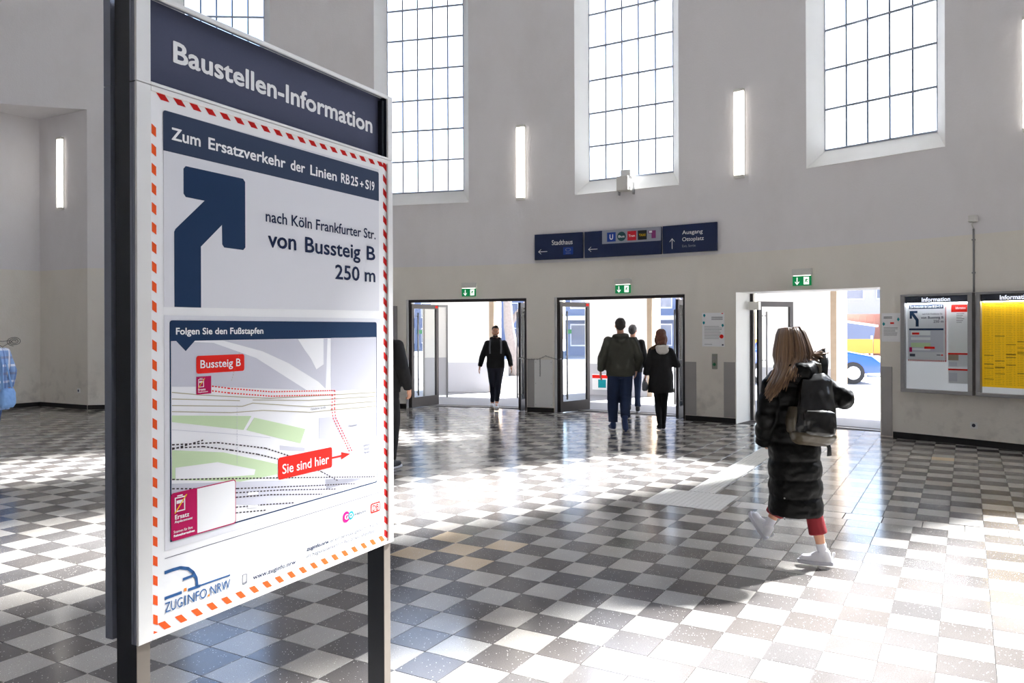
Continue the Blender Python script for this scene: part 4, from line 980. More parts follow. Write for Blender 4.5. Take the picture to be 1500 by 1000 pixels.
def poster(name, label, phi, z0, wd, h, kind):
    F = wall_mx(phi, z0, .006); rt = empty(name, label, 'poster', F); MB().box(-wd, 0, -.006, wd, h, .001).build('sheet', M['paper'], rt)
    T = Matrix.Translation((0, 0, .0016)); mb = MB(); r_ = random.Random(kind)
    def ln(x0, x1, y, t=.005): mb.box(x0, y - t, 0, x1, y, .0005)
    if kind == 1:
        for k in range(3): ln(-wd * .15, wd * .85, h * (.88 - k * .035), .008)
        for k in range(9): ln(-wd * .8, wd * (.5 + .35 * r_.random()), h * (.60 - k * .045))
        ln(-wd * .8, -wd * .1, h * .07)
        mb.build('lines', M['greytext'], rt, T)
        MB().prism([(.75 * wd + .035 * math.cos(2 * PI * k / 18), h * .30 + .035 * math.sin(2 * PI * k / 18)) for k in range(18)], 0, .001).build('red_dot', M['red'], rt, T)
        for x, y, m in ((-.8, .92, 'teal'), (-.85, .70, 'teal'), (.85, .62, 'teal')): MB().prism([(x * wd - .02, y * h), (x * wd, y * h - .03), (x * wd + .022, y * h), (x * wd + .01, y * h + .03), (x * wd - .015, y * h + .025)], 0, .001).build('picture', M[m], rt, T)
        MB().box(.74 * wd, h * .965, 0, .9 * wd, h * .99, .001).build('logo', M['red'], rt, T); MB().box(.78 * wd, h * .03, 0, .92 * wd, h * .075, .001).build('mark', M['greytext'], rt, T)
    else:
        for k in range(2): ln(-wd * .8, wd * .1, h * (.88 - k * .045), .01)
        for k in range(7): ln(-wd * .8, wd * (.4 + .3 * r_.random()), h * (.5 - k * .045))
        mb.build('lines', M['greytext'], rt, T); MB().box(-.1 * wd, h * .62, 0, .3 * wd, h * .68, .001).build('red_label', M['red'], rt, T)
        for x, y in ((-.8, .62), (.75, .78)): MB().prism([(x * wd - .02, y * h), (x * wd, y * h - .03), (x * wd + .022, y * h), (x * wd, y * h + .03)], 0, .001).build('picture', M['teal'], rt, T)
poster('paper_notice', 'white paper notice with red dot on the wall between the middle and right doors', 36.72, 1.30, .2, .58, 1)
poster('paper_notice', 'small white paper notice taped up left of the information cases', 48.0, 1.41, .135, .42, 2)
# conduit with junction box
rt = empty('cable_conduit', 'grey cable conduit with a small junction box above the information cases', 'conduit', wall_mx(52.38, 2.1, .012))
mb = MB().tube([(0, 0, .0), (0, .86, .0)], .013, 10); mb.build('pipe', M['wire'], rt, None, True)
mb = MB().tube([(0, .86, 0), (-.025, .92, .004), (-.005, .97, 0)], .006, 8); mb.build('cable', M['offwhite'], rt, None, True)
obj('junction_box', bevel(MB().box(-.055, .95, -.012, .055, 1.04, .05).mesh('junction_box', M['offwhite']), .006, 1), rt)
for y in (.25, .7): MB().box(-.02, y, -.012, .02, y + .02, .017).build('clip', M['alu'], rt)

# ---------------------------------------------------------------- information cases
def case(a0, a1, z0, z1, label, kind):
    F = wall_mx((a0 + a1) / 2, z0, .0); wd = chord(a0, a1) / 2 - .004; h = z1 - z0; D = .115; b = .06
    rt = empty('information_case', label, 'showcase', F, 'grey framed information cases')
    mb = MB(); mb.box(-wd, 0, .0, wd, .05, D); mb.box(-wd, h - .03, .0, wd, h, D); mb.box(-wd, .05, .0, -wd + b, h - .03, D); mb.box(wd - b, .05, .0, wd, h - .03, D)
    obj('frame', bevel(mb.mesh('frame', M['alu']), .004, 1), rt)
    x0, x1, y0, y1 = -wd + b, wd - b, .05, h - .03; gw, gh = x1 - x0, y1 - y0
    MB().box(x0, y0, .01, x1, y1, .06).build('back_panel', M['caseback'], rt)
    hd = MB().box(x0, y1 - .095, .0605, x1, y1, .085).build('header_strip', M['casehead'], rt)
    lettering('header_lettering', 'Information', (-.19, .19, y1 - .078, y1 - .018), M['casetext'], hd, Matrix.Translation((0, 0, .0855)), .02)
    MB().box(x0, y0, .104, x1, y1, .107).build('glass_front', M['glass'], rt)
    MB().box(x0 + .02, y1 - .103, .062, x1 - .02, y1 - .097, .082).build('light_tube', M['casetube'], rt)
    X = lambda u: x0 + u * gw
    Y = lambda v: y1 - v * gh
    def rect(nm, u0, u1, v0, v1, m, lv=1, par=None): return MB().box(X(u0), Y(v1), .0602 + lv * .0006, X(u1), Y(v0), .0606 + lv * .0006).build(nm, M[m], par or rt)
    def txt(nm, body, u0, u1, v0, v1, m, par, bold=.01, lv=3): return lettering(nm, body, (X(u0), X(u1), Y(v1), Y(v0)), M[m], par, Matrix.Translation((0, 0, .0608 + lv * .0006)), bold)
    if kind == 1:
        p = rect('notice_sheet', .03, .655, .08, .70, 'lightgrey', 1)
        q = MB(); qq = MB()
        for k in range(34): v = .085 + k * .018; q.prism([(X(.633), Y(v)), (X(.655), Y(v + .006)), (X(.655), Y(v + .014)), (X(.633), Y(v + .008))], .0614, .062)
        for k in range(22): u = .03 + k * .0285; q.prism([(X(u), Y(.683)), (X(u + .013), Y(.683)), (X(u + .02), Y(.70)), (X(u + .007), Y(.70))], .0614, .062)
        q.build('stripe_border', M['darkred'], p)
        rect('title_bar', .05, .61, .09, .135, 'ink2', 2, p); txt('title_lettering', 'Zum Ersatzverkehr der Linien RB 25 + S 19', .07, .59, .10, .125, 'whiteink', p)
        def sp(L_): return [(X(a), Y(b)) for a, b in L_]
        MB().prism(sp([(.06, .155), (.19, .155), (.19, .18), (.13, .18), (.21, .25), (.21, .325), (.16, .325), (.16, .26), (.10, .205), (.10, .24), (.06, .24)]), .0614, .062).build('arrow', M['ink'], p)
        txt('sheet_lettering', 'nach Köln Frankfurter Str.', .27, .60, .18, .20, 'greytext', p); txt('sheet_lettering', 'von Bussteig B', .25, .61, .215, .25, 'inktext', p, .02); txt('sheet_lettering', '250 m', .45, .61, .255, .285, 'inktext', p, .01)
        rect('map_bar', .05, .61, .345, .365, 'ink', 3, p); rect('map', .05, .61, .365, .60, 'mapgrey', 2, p)
        for a, b, m in ((.37, .42, 'mapwhite'), (.44, .47, 'mapwhite'), (.50, .55, 'mapgreen'), (.56, .58, 'mapwhite')): rect('map_area', .08, .40, a, b, m, 3, p)
        rect('red_label', .10, .22, .39, .412, 'red', 4, p); rect('red_label', .30, .47, .54, .565, 'red', 4, p); rect('code_badge', .055, .10, .55, .60, 'magenta', 4, p); rect('map_bar', .5, .56, .625, .633, 'inktext', 3, p); rect('logo', .57, .60, .622, .635, 'red', 3, p); rect('lines', .06, .15, .62, .65, 'greytext', 3, p)
        p2 = rect('side_sheet', .68, .985, .08, .66, 'paper', 1)
        rect('red_banner', .73, .975, .095, .175, 'red', 2, p2); txt('banner_lettering', 'Information', .80, .95, .12, .145, 'whiteink', p2)
        for k in range(6): rect('text_lines', .81, .93 - .02 * (k % 3), .19 + k * .018, .194 + k * .018, 'greytext', 2, p2)
        p3 = rect('leaflet', .68, .985, .60, .755, 'lightgrey', 2); rect('red_band', .68, .985, .603, .62, 'red', 3, p3); rect('photo', .68, .84, .62, .68, 'stone', 3, p3); rect('text_lines', .69, .82, .70, .74, 'mapgrey', 3, p3)
        p4 = rect('leaflet', .68, .985, .765, .92, 'lightgrey', 2); rect('red_band', .68, .985, .768, .785, 'red', 3, p4); rect('text_lines', .69, .82, .81, .90, 'mapgrey', 3, p4)
    else:
        p = rect('timetable', .0, 1.0, .05, .94, 'timetable', 1); r_ = random.Random(5)
        for c in range(6):
            u = .03 + c * .16; vs = [.10 + .0 * c] + sorted(r_.uniform(.15, .9) for k in range(5))
            for v in vs: rect('rule', u, u + .14, v, v + .006, 'ttline', 2, p)
            m_ = MB()
            for k in range(46):
                v = .12 + k * .0175
                for (a, b_) in ((.0, .03), (.035, .10), (.108, .135)): m_.box(X(u + a), Y(v + .004), .0614, X(u + a + (b_ - a) * r_.uniform(.6, 1)), Y(v), .0617)
            m_.build('print_lines', M['timetable_print'], p)
M['timetable_print'] = mat('timetable_print', rgb(196, 150, 10), .6)
case(48.66, 52.44, .69, 2.09, 'information case with the small construction notice and leaflets, nearest the right door', 1)
case(52.60, 56.40, .69, 2.09, 'information case with a yellow timetable, cut by the right photo edge', 2)
case(9.2, 11.6, .69, 2.09, 'information case with a yellow timetable left of the left door, half hidden', 2)
# scribble in the recess
u_ = (D0 - B0).normalized(); n2 = Vector((-u_.y, u_.x)); n2 = n2 if n2.dot(-B0) > 0 else -n2
p0 = B0 + u_ * .62 + n2 * .004
rt_m = Matrix((Vector((-u_.x, -u_.y, 0)), Vector((0, 0, 1)), Vector((n2.x, n2.y, 0)))).transposed().to_4x4(); rt_m.translation = Vector((p0.x, p0.y, 1.36))
mb = MB(); mb.tube([(.17 * math.sin(a) ** 3 - .1, .06 * math.cos(a) - .03 * math.cos(2 * a), 0) for a in [2 * PI * k / 24 for k in range(25)]], .005, 5); mb.tube([(.12 + (.03 + .009 * a) * math.cos(a * 1.3), .03 + (.02 + .006 * a) * math.sin(a * 1.3), 0) for a in [k * .4 for k in range(34)]], .005, 5)
g = mb.build('graffiti', M['graffiti'], None, rt_m, label='small scribbled heart drawn on the plaster of the far left recess', category='graffiti')

# ---------------------------------------------------------------- people
# local space of a figure: 1.75 m tall, feet on z = 0, facing -Y, its own left at +X
BASE = dict(pelvis=(0, 0, .93), waist=(0, -.005, 1.08), chest=(0, 0, 1.28), neck=(0, .012, 1.475), head=(0, -.012, 1.625),
            shL=(.168, .012, 1.385), elL=(.225, .03, 1.12), wrL=(.235, -.04, .89), shR=(-.168, .012, 1.385), elR=(-.225, .03, 1.14), wrR=(-.235, -.04, .90),
            hiL=(.088, 0, .92), knL=(.095, -.02, .50), anL=(.095, .02, .085), toL=(.105, -.15, .03), hiR=(-.088, 0, .92), knR=(-.095, -.02, .50), anR=(-.095, .02, .085), toR=(-.105, -.15, .03))
def V(p): return Vector(p)
def basis(y, up=(0, 0, 1)):
    """matrix whose -Y axis looks along y"""
    Y = -V(y).normalized(); X = Y.cross(V(up)).normalized(); Z = X.cross(Y); return Matrix((X, Y, Z)).transposed()
def add_hand(mb, w, d, pn, s, k=1.0, curl=.5):
    """palm and five fingers: w wrist, d direction of the fingers, pn palm normal, s thumb side"""
    d = V(d).normalized(); pn = V(pn); pn = (pn - d * pn.dot(d)).normalized(); sd = d.cross(pn).normalized() * s; w = V(w)
    mb.limb([w - d * .02, w + d * .02, w + d * .055, w + d * .082], [(.019 * k, .026 * k), (.017 * k, .034 * k), (.015 * k, .040 * k), (.012 * k, .039 * k)][:4], 12) if False else None
    rot = Matrix((sd, pn, d)).transposed()
    mb.ball(w + d * .045 * k, (.038 * k, .0145 * k, .052 * k), rot); mb.ball(w + d * .01 * k, (.026 * k, .019 * k, .035 * k), rot)
    for q, (off, L_) in enumerate(((.029, .072), (.0105, .082), (-.009, .076), (-.027, .060))):
        b = w + d * (.082 - .004 * abs(q - 1)) * k + sd * off * k; a = curl * (.35 + .08 * q); p = [b - d * .02 * k, b]; dd = d
        for t in (.42, .32, .26):
            ang = a; dd = (dd * math.cos(ang) + pn * math.sin(ang)).normalized(); p.append(p[-1] + dd * L_ * t * k)
        mb.limb(p, [.0088 * k, .0088 * k, .0084 * k, .0078 * k, .0068 * k], 8)
    b = w + d * .018 * k + sd * .024 * k; td = (sd * .75 + d * .62 + pn * .35).normalized(); t2 = (d * .9 + sd * .25 + pn * .3).normalized()
    mb.limb([b, b + td * .035 * k, b + td * .035 * k + t2 * .028 * k, b + td * .035 * k + t2 * .05 * k], [.013 * k, .0115 * k, .0098 * k, .0085 * k], 8)
def head_geo(mb, c, B, k=1.0):
    c = V(c); P = lambda x, y, z: c + B @ V((x * k, y * k, z * k))
    mb.ball(P(0, .008, .028), (.076 * k, .094 * k, .092 * k), B, 18, 12); mb.ball(P(0, -.022, -.035), (.060 * k, .066 * k, .075 * k), B, 16, 10); mb.ball(P(0, -.052, -.083), (.030 * k, .026 * k, .026 * k), B)
    mb.ball(P(0, -.030, .012), (.066 * k, .058 * k, .06 * k), B, 16, 10)
    mb.limb([P(0, -.082, .02), P(0, -.096, -.004), P(0, -.101, -.022)], [(.007 * k, .009 * k), (.009 * k, .011 * k), (.009 * k, .015 * k)], 8)
    mb.limb([P(-.018, -.083, -.052), P(0, -.090, -.053), P(.018, -.083, -.052)], [.008 * k, .010 * k, .008 * k], 8)
    mb.limb([P(-.045, -.072, .036), P(-.02, -.087, .040), P(.02, -.087, .040), P(.045, -.072, .036)], [.008 * k, .009 * k, .009 * k, .008 * k], 8)
    for s in (-1, 1):
        mb.ball(P(s * .076, .012, -.002), (.010 * k, .017 * k, .030 * k), B); mb.ball(P(s * .045, -.060, -.018), (.022 * k, .02 * k, .02 * k), B)
def face_parts(root, c, B, k, brow, beard=None):
    c = V(c); P = lambda x, y, z: c + B @ V((x * k, y * k, z * k))
    for s in (-1, 1):
        e = MB().ball(P(s * .030, -.074, .012), (.0135 * k, .010 * k, .010 * k), B, 12, 8).build('eye', M['eyewhite'], root, I4, True)
        MB().ball(P(s * .030, -.0815, .012), (.0062 * k, .0045 * k, .0062 * k), B, 10, 6).build('iris', M['eye'], e, I4, True)
        MB().limb([P(s * .047, -.074, .032), P(s * .030, -.086, .038), P(s * .014, -.088, .034)], [.0035 * k, .0045 * k, .004 * k], 6).build('eyebrow', M[brow], root, I4, True)
    MB().limb([P(-.022, -.083, -.052), P(0, -.098, -.052), P(.022, -.083, -.052)], [.004 * k, .0055 * k, .004 * k], 8).build('lips', M['lips'], root, I4, True)
    if beard:
        mb = MB(); mb.ball(P(0, -.040, -.080), (.060 * k, .056 * k, .032 * k), B, 16, 10); mb.limb([P(-.024, -.092, -.040), P(0, -.102, -.037), P(.024, -.092, -.040)], [.004, .005, .004], 6)
        mb.build('beard', M[beard], root, I4, True)
def body(root, J, f=1.0, curl=.5, hands=True, palm=None):
    mb = MB(); J = {k: V(v) for k, v in J.items()}; pe, wa, ch, ne, hd = J['pelvis'], J['waist'], J['chest'], J['neck'], J['head']
    mb.limb([pe + V((0, 0, -.06)), pe + V((0, 0, .04)), wa, ch, ch + V((0, 0, .09)), ne + V((0, 0, -.035))], [(.085, .115 * f), (.105, .150 * f), (.092, .125 * f), (.105, .150 * f), (.095, .150 * f), (.06, .075)], 20) if False else None
    mb.loft([(pe.x, pe.y, pe.z - .10, .10 * f, .085), (pe.x, pe.y, pe.z, .152 * f, .108), (wa.x, wa.y, wa.z, .122 * f, .094), (ch.x, ch.y, ch.z - .05, .142 * f, .104), (ch.x, ch.y, ch.z + .06, .150 * f, .102), (ne.x, ne.y, ne.z - .06, .115 * f, .078), (ne.x, ne.y, ne.z - .01, .055, .058)], 24)
    mb.limb([ne + V((0, .004, -.05)), ne + (hd - ne) * .55], [.056 * (f if f < 1 else 1), .052 * (f if f < 1 else 1)], 14)
    B = J_B(J)
    head_geo(mb, hd, B)
    for s in 'LR':
        a, b, c = J['sh' + s], J['el' + s], J['wr' + s]
        mb.limb([a, a.lerp(b, .5), b, b.lerp(c, .35), c], [.050 * f, .043 * f, .036 * f, .036 * f, .025 * f], 14)
        if hands:
            sgn = 1 if s == 'L' else -1
            pn = V(palm[s]) if palm and s in palm else V((-sgn, 0, 0))
            add_hand(mb, c, J.get('hd' + s, c + (c - b)) - c, pn, (1 if V((c - b)).cross(pn).y < 0 else -1), .98, curl)
        h, k_, an, to = J['hi' + s], J['kn' + s], J['an' + s], J['to' + s]
        mb.limb([h, h.lerp(k_, .5), k_, k_.lerp(an, .35), an], [.080 * f, .067 * f, .050 * f, .048 * f, .034 * f], 14)
        dn = (to - an); mb.limb([an + V((0, 0, -.02)) - dn.normalized() * .01, an.lerp(to, .35), an.lerp(to, .6)], [.028, .026, .018], 10)
    me = remesh(mb, 'body', M['skin'], .0062, 2); return obj('body', me, root, I4)
def J_B(J):
    return basis(J.get('face', V((0, -1, 0))), J.get('crown', V((0, 0, 1))))
def leg_wear(root, J, m, f=1.0, hem=.10, r=(.098, .082, .066, .062, .058), name='trousers', voxel=.011, disp=.006):
    mb = MB(); J = {k: V(v) for k, v in J.items()}; pe = J['pelvis']
    mb.loft([(pe.x, pe.y, pe.z - .12, .14 * f, .105), (pe.x, pe.y, pe.z - .02, .172 * f, .126), (pe.x, pe.y, pe.z + .09, .158 * f, .118)], 24)
    for s in 'LR':
        h, k_, an = J['hi' + s], J['kn' + s], J['an' + s]; e = k_.lerp(an, max(.05, 1 - (hem - .08) / .42)); 
        mb.limb([h - V((0, 0, .02)), h.lerp(k_, .5), k_, k_.lerp(e, .5)], [r[0] * f, r[1] * f, r[2] * f, r[3] * f], 16); mb.tube([k_.lerp(e, .3), k_.lerp(e, .7), e], [r[3] * f, (r[3] + r[4]) / 2 * f, r[4] * f], 16)
    return obj(name, remesh(mb, name, M[m], voxel, 3, disp, 7, .55), root, I4)
def top_wear(root, J, m, rings, f=1.0, sl=(.072, .064, .056, .052, .046), name='jacket', voxel=.011, disp=.008, cuff=.0, extra=None, dsc=6):
    """rings: (z, rx, ry, dy) above the hem; sleeves follow the arms"""
    mb = MB(); J = {k: V(v) for k, v in J.items()}; pe, ch, ne = J['pelvis'], J['chest'], J['neck']
    rr_ = []
    for z, rx, ry, dy in rings:
        t = min(1, max(0, (z - pe.z) / (ne.z - pe.z))); c = pe.lerp(ne, t) if t > 0 else pe
        rr_.append((c.x, c.y + dy, z, rx * f, ry * f))
    mb.loft(rr_, 30)
    for s in 'LR':
        a, b, c = J['sh' + s], J['el' + s], J['wr' + s]; c = b.lerp(c, 1 - cuff)
        mb.limb([a.lerp(ne - V((0, 0, .12)), .55), a], [.060 * f, sl[0] * .95], 16); mb.ball(a, sl[0] * .97); mb.limb([a, a.lerp(b, .5), b, b.lerp(c, .5)], [sl[0] * .95, sl[1], sl[2], sl[3]], 16); mb.tube([b.lerp(c, .3), b.lerp(c, .75), c], [sl[3], (sl[3] + sl[4]) / 2, sl[4]], 16)
    if extra: extra(mb, J)
    return obj(name, remesh(mb, name, M[m], voxel, 3, disp, dsc), root, I4)
def shoe(root, an, to, m='darkshoe', sm='rubber', up=(0, 0, 1), k=1.0, laces=False, detail=False):
    an, to = V(an), V(to); d = (to - an); up = V(up).normalized(); d = (d - up * d.dot(up)).normalized(); X = up.cross(d).normalized()
    Mx = Matrix((d, X, up)).transposed().to_4x4(); base = an - up * .085 * k; Mx.translation = base
    t_s = .030 if laces else .022
    mb = MB()
    mb.limb([(-.030 * k, 0, .062 * k), (.03 * k, 0, .058 * k), (.10 * k, 0, .050 * k), (.150 * k, 0, .046 * k)], [(.034 * k, .034 * k), (.034 * k, .036 * k), (.028 * k, .042 * k), (.026 * k, .040 * k)], 18)
    mb.limb([(-.020 * k, 0, .05 * k), (-.012 * k, 0, .092 * k)], [.042 * k, .044 * k], 14); mb.limb([(.004 * k, 0, .088 * k), (.045 * k, 0, .078 * k), (.085 * k, 0, .062 * k)], [.032 * k, .030 * k, .026 * k], 12)
    mb.prism([((.062 + .125 * math.cos(2 * PI * q / 24)) * k, .041 * math.sin(2 * PI * q / 24) * k) for q in range(24)], .02 * k, .048 * k)
    o = obj('shoe', remesh(mb, 'shoe', M[m], .006, 3), root, Mx)
    so_ = MB(); pr = []
    for q in range(28):
        a = 2 * PI * q / 28; x = .062 + .139 * math.copysign(abs(math.cos(a)) ** .8, math.cos(a)); y = .046 * math.copysign(abs(math.sin(a)) ** .75, math.sin(a)) * (1 + .07 * math.sin((x - .03) * 14)); pr.append((x * k, y * k))
    so_.prism(pr, .0, t_s * k); me = so_.mesh('sole', M[sm]); bevel(me, .004, 2); obj('sole', me, o, I4)
    if laces:
        for q in range(5):
            x = (.035 + q * .017) * k; MB().limb([(x, -.024 * k, (.088 - q * .0045) * k), (x + .004, 0, (.099 - q * .0065) * k), (x, .024 * k, (.088 - q * .0045) * k)], [.0032, .0036, .0032], 6).build('lace', M['sock'], o, I4, True)
        MB().limb([(.03 * k, .004, .098 * k), (.03 * k, .03, .108 * k), (.035 * k, .042, .085 * k)], [.003, .003, .003], 6).build('lace', M['sock'], o, I4, True)
        MB().limb([(-.075 * k, -.012, .06 * k), (-.078 * k, 0, .10 * k)], [.008, .010], 8).build('heel_tab', M['sneaker'], o, I4, True)
    return o
def hair_cap(root, J, m, shape, voxel=.009, disp=.006, name='hair'):
    B = J_B(J); c = V(J['head']); mb = MB(); P = lambda q: c + B @ V(q)
    for q, r in shape: mb.ball(P(q), r, B, 16, 10)
    return obj(name, remesh(mb, name, M[m], voxel, 2, disp, 26), root, I4)
def fig(label, x, y, face_deg, h, J, group=None):
    """face_deg: compass heading of the face, 0 = away from the camera (+Y), 90 = to the right"""
    a = math.radians(180 - face_deg) ; k = h / 1.75
    return empty('person', label, 'person', Matrix.Translation((x, y, 0)) @ Matrix.Rotation(a, 4, 'Z') @ Matrix.Scale(k, 4), group)
SHORT = [((0, .022, .042), (.083, .092, .088)), ((0, .055, .0), (.078, .055, .07)), ((0, -.035, .098), (.055, .05, .028))]
JK = [(.80, .195, .145, .0), (.95, .192, .142, 0), (1.10, .182, .135, 0), (1.26, .198, .138, 0), (1.36, .176, .128, 0), (1.42, .125, .105, .005), (1.46, .088, .088, .008), (1.50, .078, .078, .01)]

# --- man walking in through the left door
J = dict(BASE); J.update(elL=(.275, .04, 1.13), wrL=(.325, -.02, .91), elR=(-.275, .04, 1.13), wrR=(-.335, .0, .91), hdL=(.345, -.05, .82), hdR=(-.355, -.01, .82),
    knL=(.055, -.12, .52), anL=(.02, -.13, .12), toL=(.025, -.30, .09), knR=(-.06, -.03, .50), anR=(-.075, .12, .10), toR=(-.09, -.05, .03), face=V((.0, -1, -.02)))
p = fig('dark haired man in black jacket and white trainers walking in through the left door', -.33, 15.75, 180, 1.665, J)
body(p, J); face_parts(p, J['head'], J_B(J), 1, 'hairdark', 'hairdark'); hair_cap(p, J, 'hairdark', [((0, .030, .066), (.082, .088, .078)), ((0, .06, .0), (.080, .052, .07)), ((.01, -.035, .118), (.052, .045, .036))])
def hoodcol(mb, J): mb.limb([(-.09, .02, 1.49), (0, .09, 1.50), (.09, .02, 1.49)], [.04, .05, .04], 12); mb.limb([(-.07, -.02, 1.47), (0, -.07, 1.46), (.07, -.02, 1.47)], [.03, .032, .03], 10)
top_wear(p, J, 'blackcloth', [(.88, .19, .145, 0), (.95, .195, .145, 0), (1.10, .19, .14, 0), (1.26, .205, .142, 0), (1.36, .178, .13, 0), (1.42, .128, .11, .005), (1.46, .092, .09, .008), (1.51, .085, .085, .01)], sl=(.080, .074, .064, .058, .048), extra=hoodcol)
leg_wear(p, J, 'navycloth', hem=.14, r=(.105, .086, .070, .062, .046))
lo = MB().limb([(.10, -.105, .79), (.13, -.098, .80), (.155, -.08, .815)], [.004, .006, .003], 6).build('trouser_mark', M['offwhite'], p, I4, True)
for s, J2 in (('L', (0, -.12, 1)), ('R', (0, .15, 1))): shoe(p, J['an' + s], J['to' + s], 'sneaker', 'greysole', J2, 1.05)
for s in (-1, 1): MB().tube([(s * .115, -.135, 1.18), (s * .12, -.158, 1.30), (s * .115, -.12, 1.42), (s * .11, -.02, 1.475)], [(.004, .018)] * 4, 8, (0, 1, 0)).build('backpack_strap', M['greybag'], p, I4, True)

# --- man in the olive jacket, seen from behind
J = dict(BASE); J.update(shL=(.182, .012, 1.375), shR=(-.182, .012, 1.375), elL=(.285, .02, 1.13), wrL=(.305, -.03, .92), elR=(-.285, .04, 1.13), wrR=(-.26, -.05, .93), hdL=(.31, -.05, .83), hdR=(-.255, -.08, .85),
    knL=(.115, -.05, .50), anL=(.115, -.02, .085), toL=(.13, -.18, .03), knR=(-.085, -.06, .51), anR=(-.05, .16, .20), toR=(-.06, .07, .03), face=V((-.02, -1, -.05)))
p = fig('man in dark olive hooded jacket seen from behind at the middle door', 1.73, 12.55, 0, 1.785, J)
body(p, J, 1.06); face_parts(p, J['head'], J_B(J), 1, 'hairdark'); hair_cap(p, J, 'hairdark', SHORT)
def hood1(mb, J): mb.limb([(-.10, .02, 1.47), (-.06, .10, 1.47), (0, .125, 1.455), (.06, .10, 1.47), (.10, .02, 1.47)], [.036, .044, .052, .044, .036], 12); mb.limb([(-.05, .125, 1.40), (0, .135, 1.37), (.05, .125, 1.40)], [.03, .035, .03], 10)
top_wear(p, J, 'olive', [(.84, .222, .165, 0), (.95, .228, .165, 0), (1.10, .215, .155, 0), (1.24, .225, .152, 0), (1.34, .200, .138, 0), (1.41, .145, .115, .005), (1.45, .10, .095, .008), (1.50, .085, .085, .01)], sl=(.088, .082, .072, .066, .056), extra=hood1, disp=.012)
leg_wear(p, J, 'denim', 1.08, .11, (.108, .098, .086, .078, .070))
shoe(p, J['anL'], J['toL'], 'blueshoe', 'sole', k=1.08); shoe(p, J['anR'], (-.055, .10, .04), 'blueshoe', 'greysole', (0, .88, .35), 1.08)

# --- grey haired man in front of him, outside
J = dict(BASE); J.update(knL=(.09, -.10, .51), anL=(.08, -.10, .10), toL=(.09, -.26, .05), anR=(-.09, .13, .10), toR=(-.10, -.02, .03), face=V((-.25, -1, 0)))
p = fig('grey haired man in dark coat leaving ahead of the man in olive', 2.33, 15.15, 8, 1.69, J)
body(p, J); face_parts(p, J['head'], J_B(J), 1, 'hairgrey'); hair_cap(p, J, 'hairgrey', SHORT)
top_wear(p, J, 'blackcloth', JK, sl=(.078, .070, .062, .056, .048)); leg_wear(p, J, 'denim', 1.0, .11)
for s in 'LR': shoe(p, J['an' + s], J['to' + s], 'darkshoe', 'sole')

# --- woman with the cream hood
J = dict(BASE); J.update(shL=(.148, .012, 1.365), shR=(-.148, .012, 1.365), elL=(.23, .07, 1.15), wrL=(.26, -.0, .97), hdL=(.27, -.02, .9), elR=(-.27, .05, 1.13), wrR=(-.20, -.14, 1.17), hdR=(-.13, -.2, 1.2),
    hiL=(.07, 0, .90), hiR=(-.07, 0, .90), knL=(.055, -.05, .50), anL=(.03, .06, .10), toL=(.035, -.08, .03), knR=(-.06, -.03, .50), anR=(-.045, -.08, .085), toR=(-.05, -.23, .03), face=V((-.12, -1, -.03)))
p = fig('woman in a black parka with a cream fleece hood walking out of the middle door', 2.36, 12.45, 4, 1.60, J)
body(p, J, .9); face_parts(p, J['head'], J_B(J), 1, 'hairred')
hair_cap(p, J, 'hairred', [((0, .02, .045), (.092, .102, .095)), ((0, .05, -.03), (.098, .075, .10)), ((.075, .02, -.06), (.035, .05, .09)), ((-.075, .02, -.06), (.035, .05, .09)), ((0, .06, -.09), (.085, .055, .06))], disp=.012)
top_wear(p, J, 'blackcloth', [(.66, .205, .17, .01), (.80, .20, .165, .005), (.95, .188, .155, 0), (1.10, .172, .142, 0), (1.25, .180, .14, 0), (1.34, .155, .125, 0), (1.41, .115, .105, .005), (1.49, .08, .08, .01)], f=1.1, sl=(.080, .074, .068, .062, .054), name='parka', disp=.010)
mb = MB().ball((-.01, .115, 1.40), (.115, .05, .085), Matrix.Rotation(.5, 3, 'X')); mb.limb([(-.11, .02, 1.45), (-.06, .12, 1.44), (.06, .12, 1.44), (.11, .02, 1.45)], [.03, .045, .045, .03], 12); obj('hood', remesh(mb, 'hood', M['cream'], .01, 2, .008, 14), p, I4)
mb = MB().limb([(.05, .10, 1.50), (.105, .07, 1.46), (.15, .04, 1.42), (.165, .06, 1.37)], [.022, .03, .034, .022], 12); obj('fur_trim', remesh(mb, 'fur_trim', M['brownfur'], .01, 2, .008, 30), p, I4)
leg_wear(p, J, 'blackcloth', .95, .10, (.088, .076, .060, .056, .046), 'leggings')
for s in 'LR': shoe(p, J['an' + s], J['to' + s], 'blackcloth', 'sole', k=.95)
F = p.matrix_local @ Matrix.Translation((.275, -.03, .86)); b = empty('small_bag', 'small grey cloth bag held by the woman with the cream hood', 'bag', F)
mb = MB().loft([(0, 0, -.18, .03, .02), (0, 0, -.15, .055, .035), (0, 0, -.06, .052, .034), (0, 0, .0, .028, .022), (0, 0, .05, .018, .014)], 14); obj('pouch', remesh(mb, 'pouch', M['greybag'], .007, 2, .006, 18), b, I4)
MB().tube([(-.02, 0, .03), (-.012, 0, .08), (.012, 0, .08), (.02, 0, .03)], .004, 6).build('strap', M['greybag'], b, I4, True)

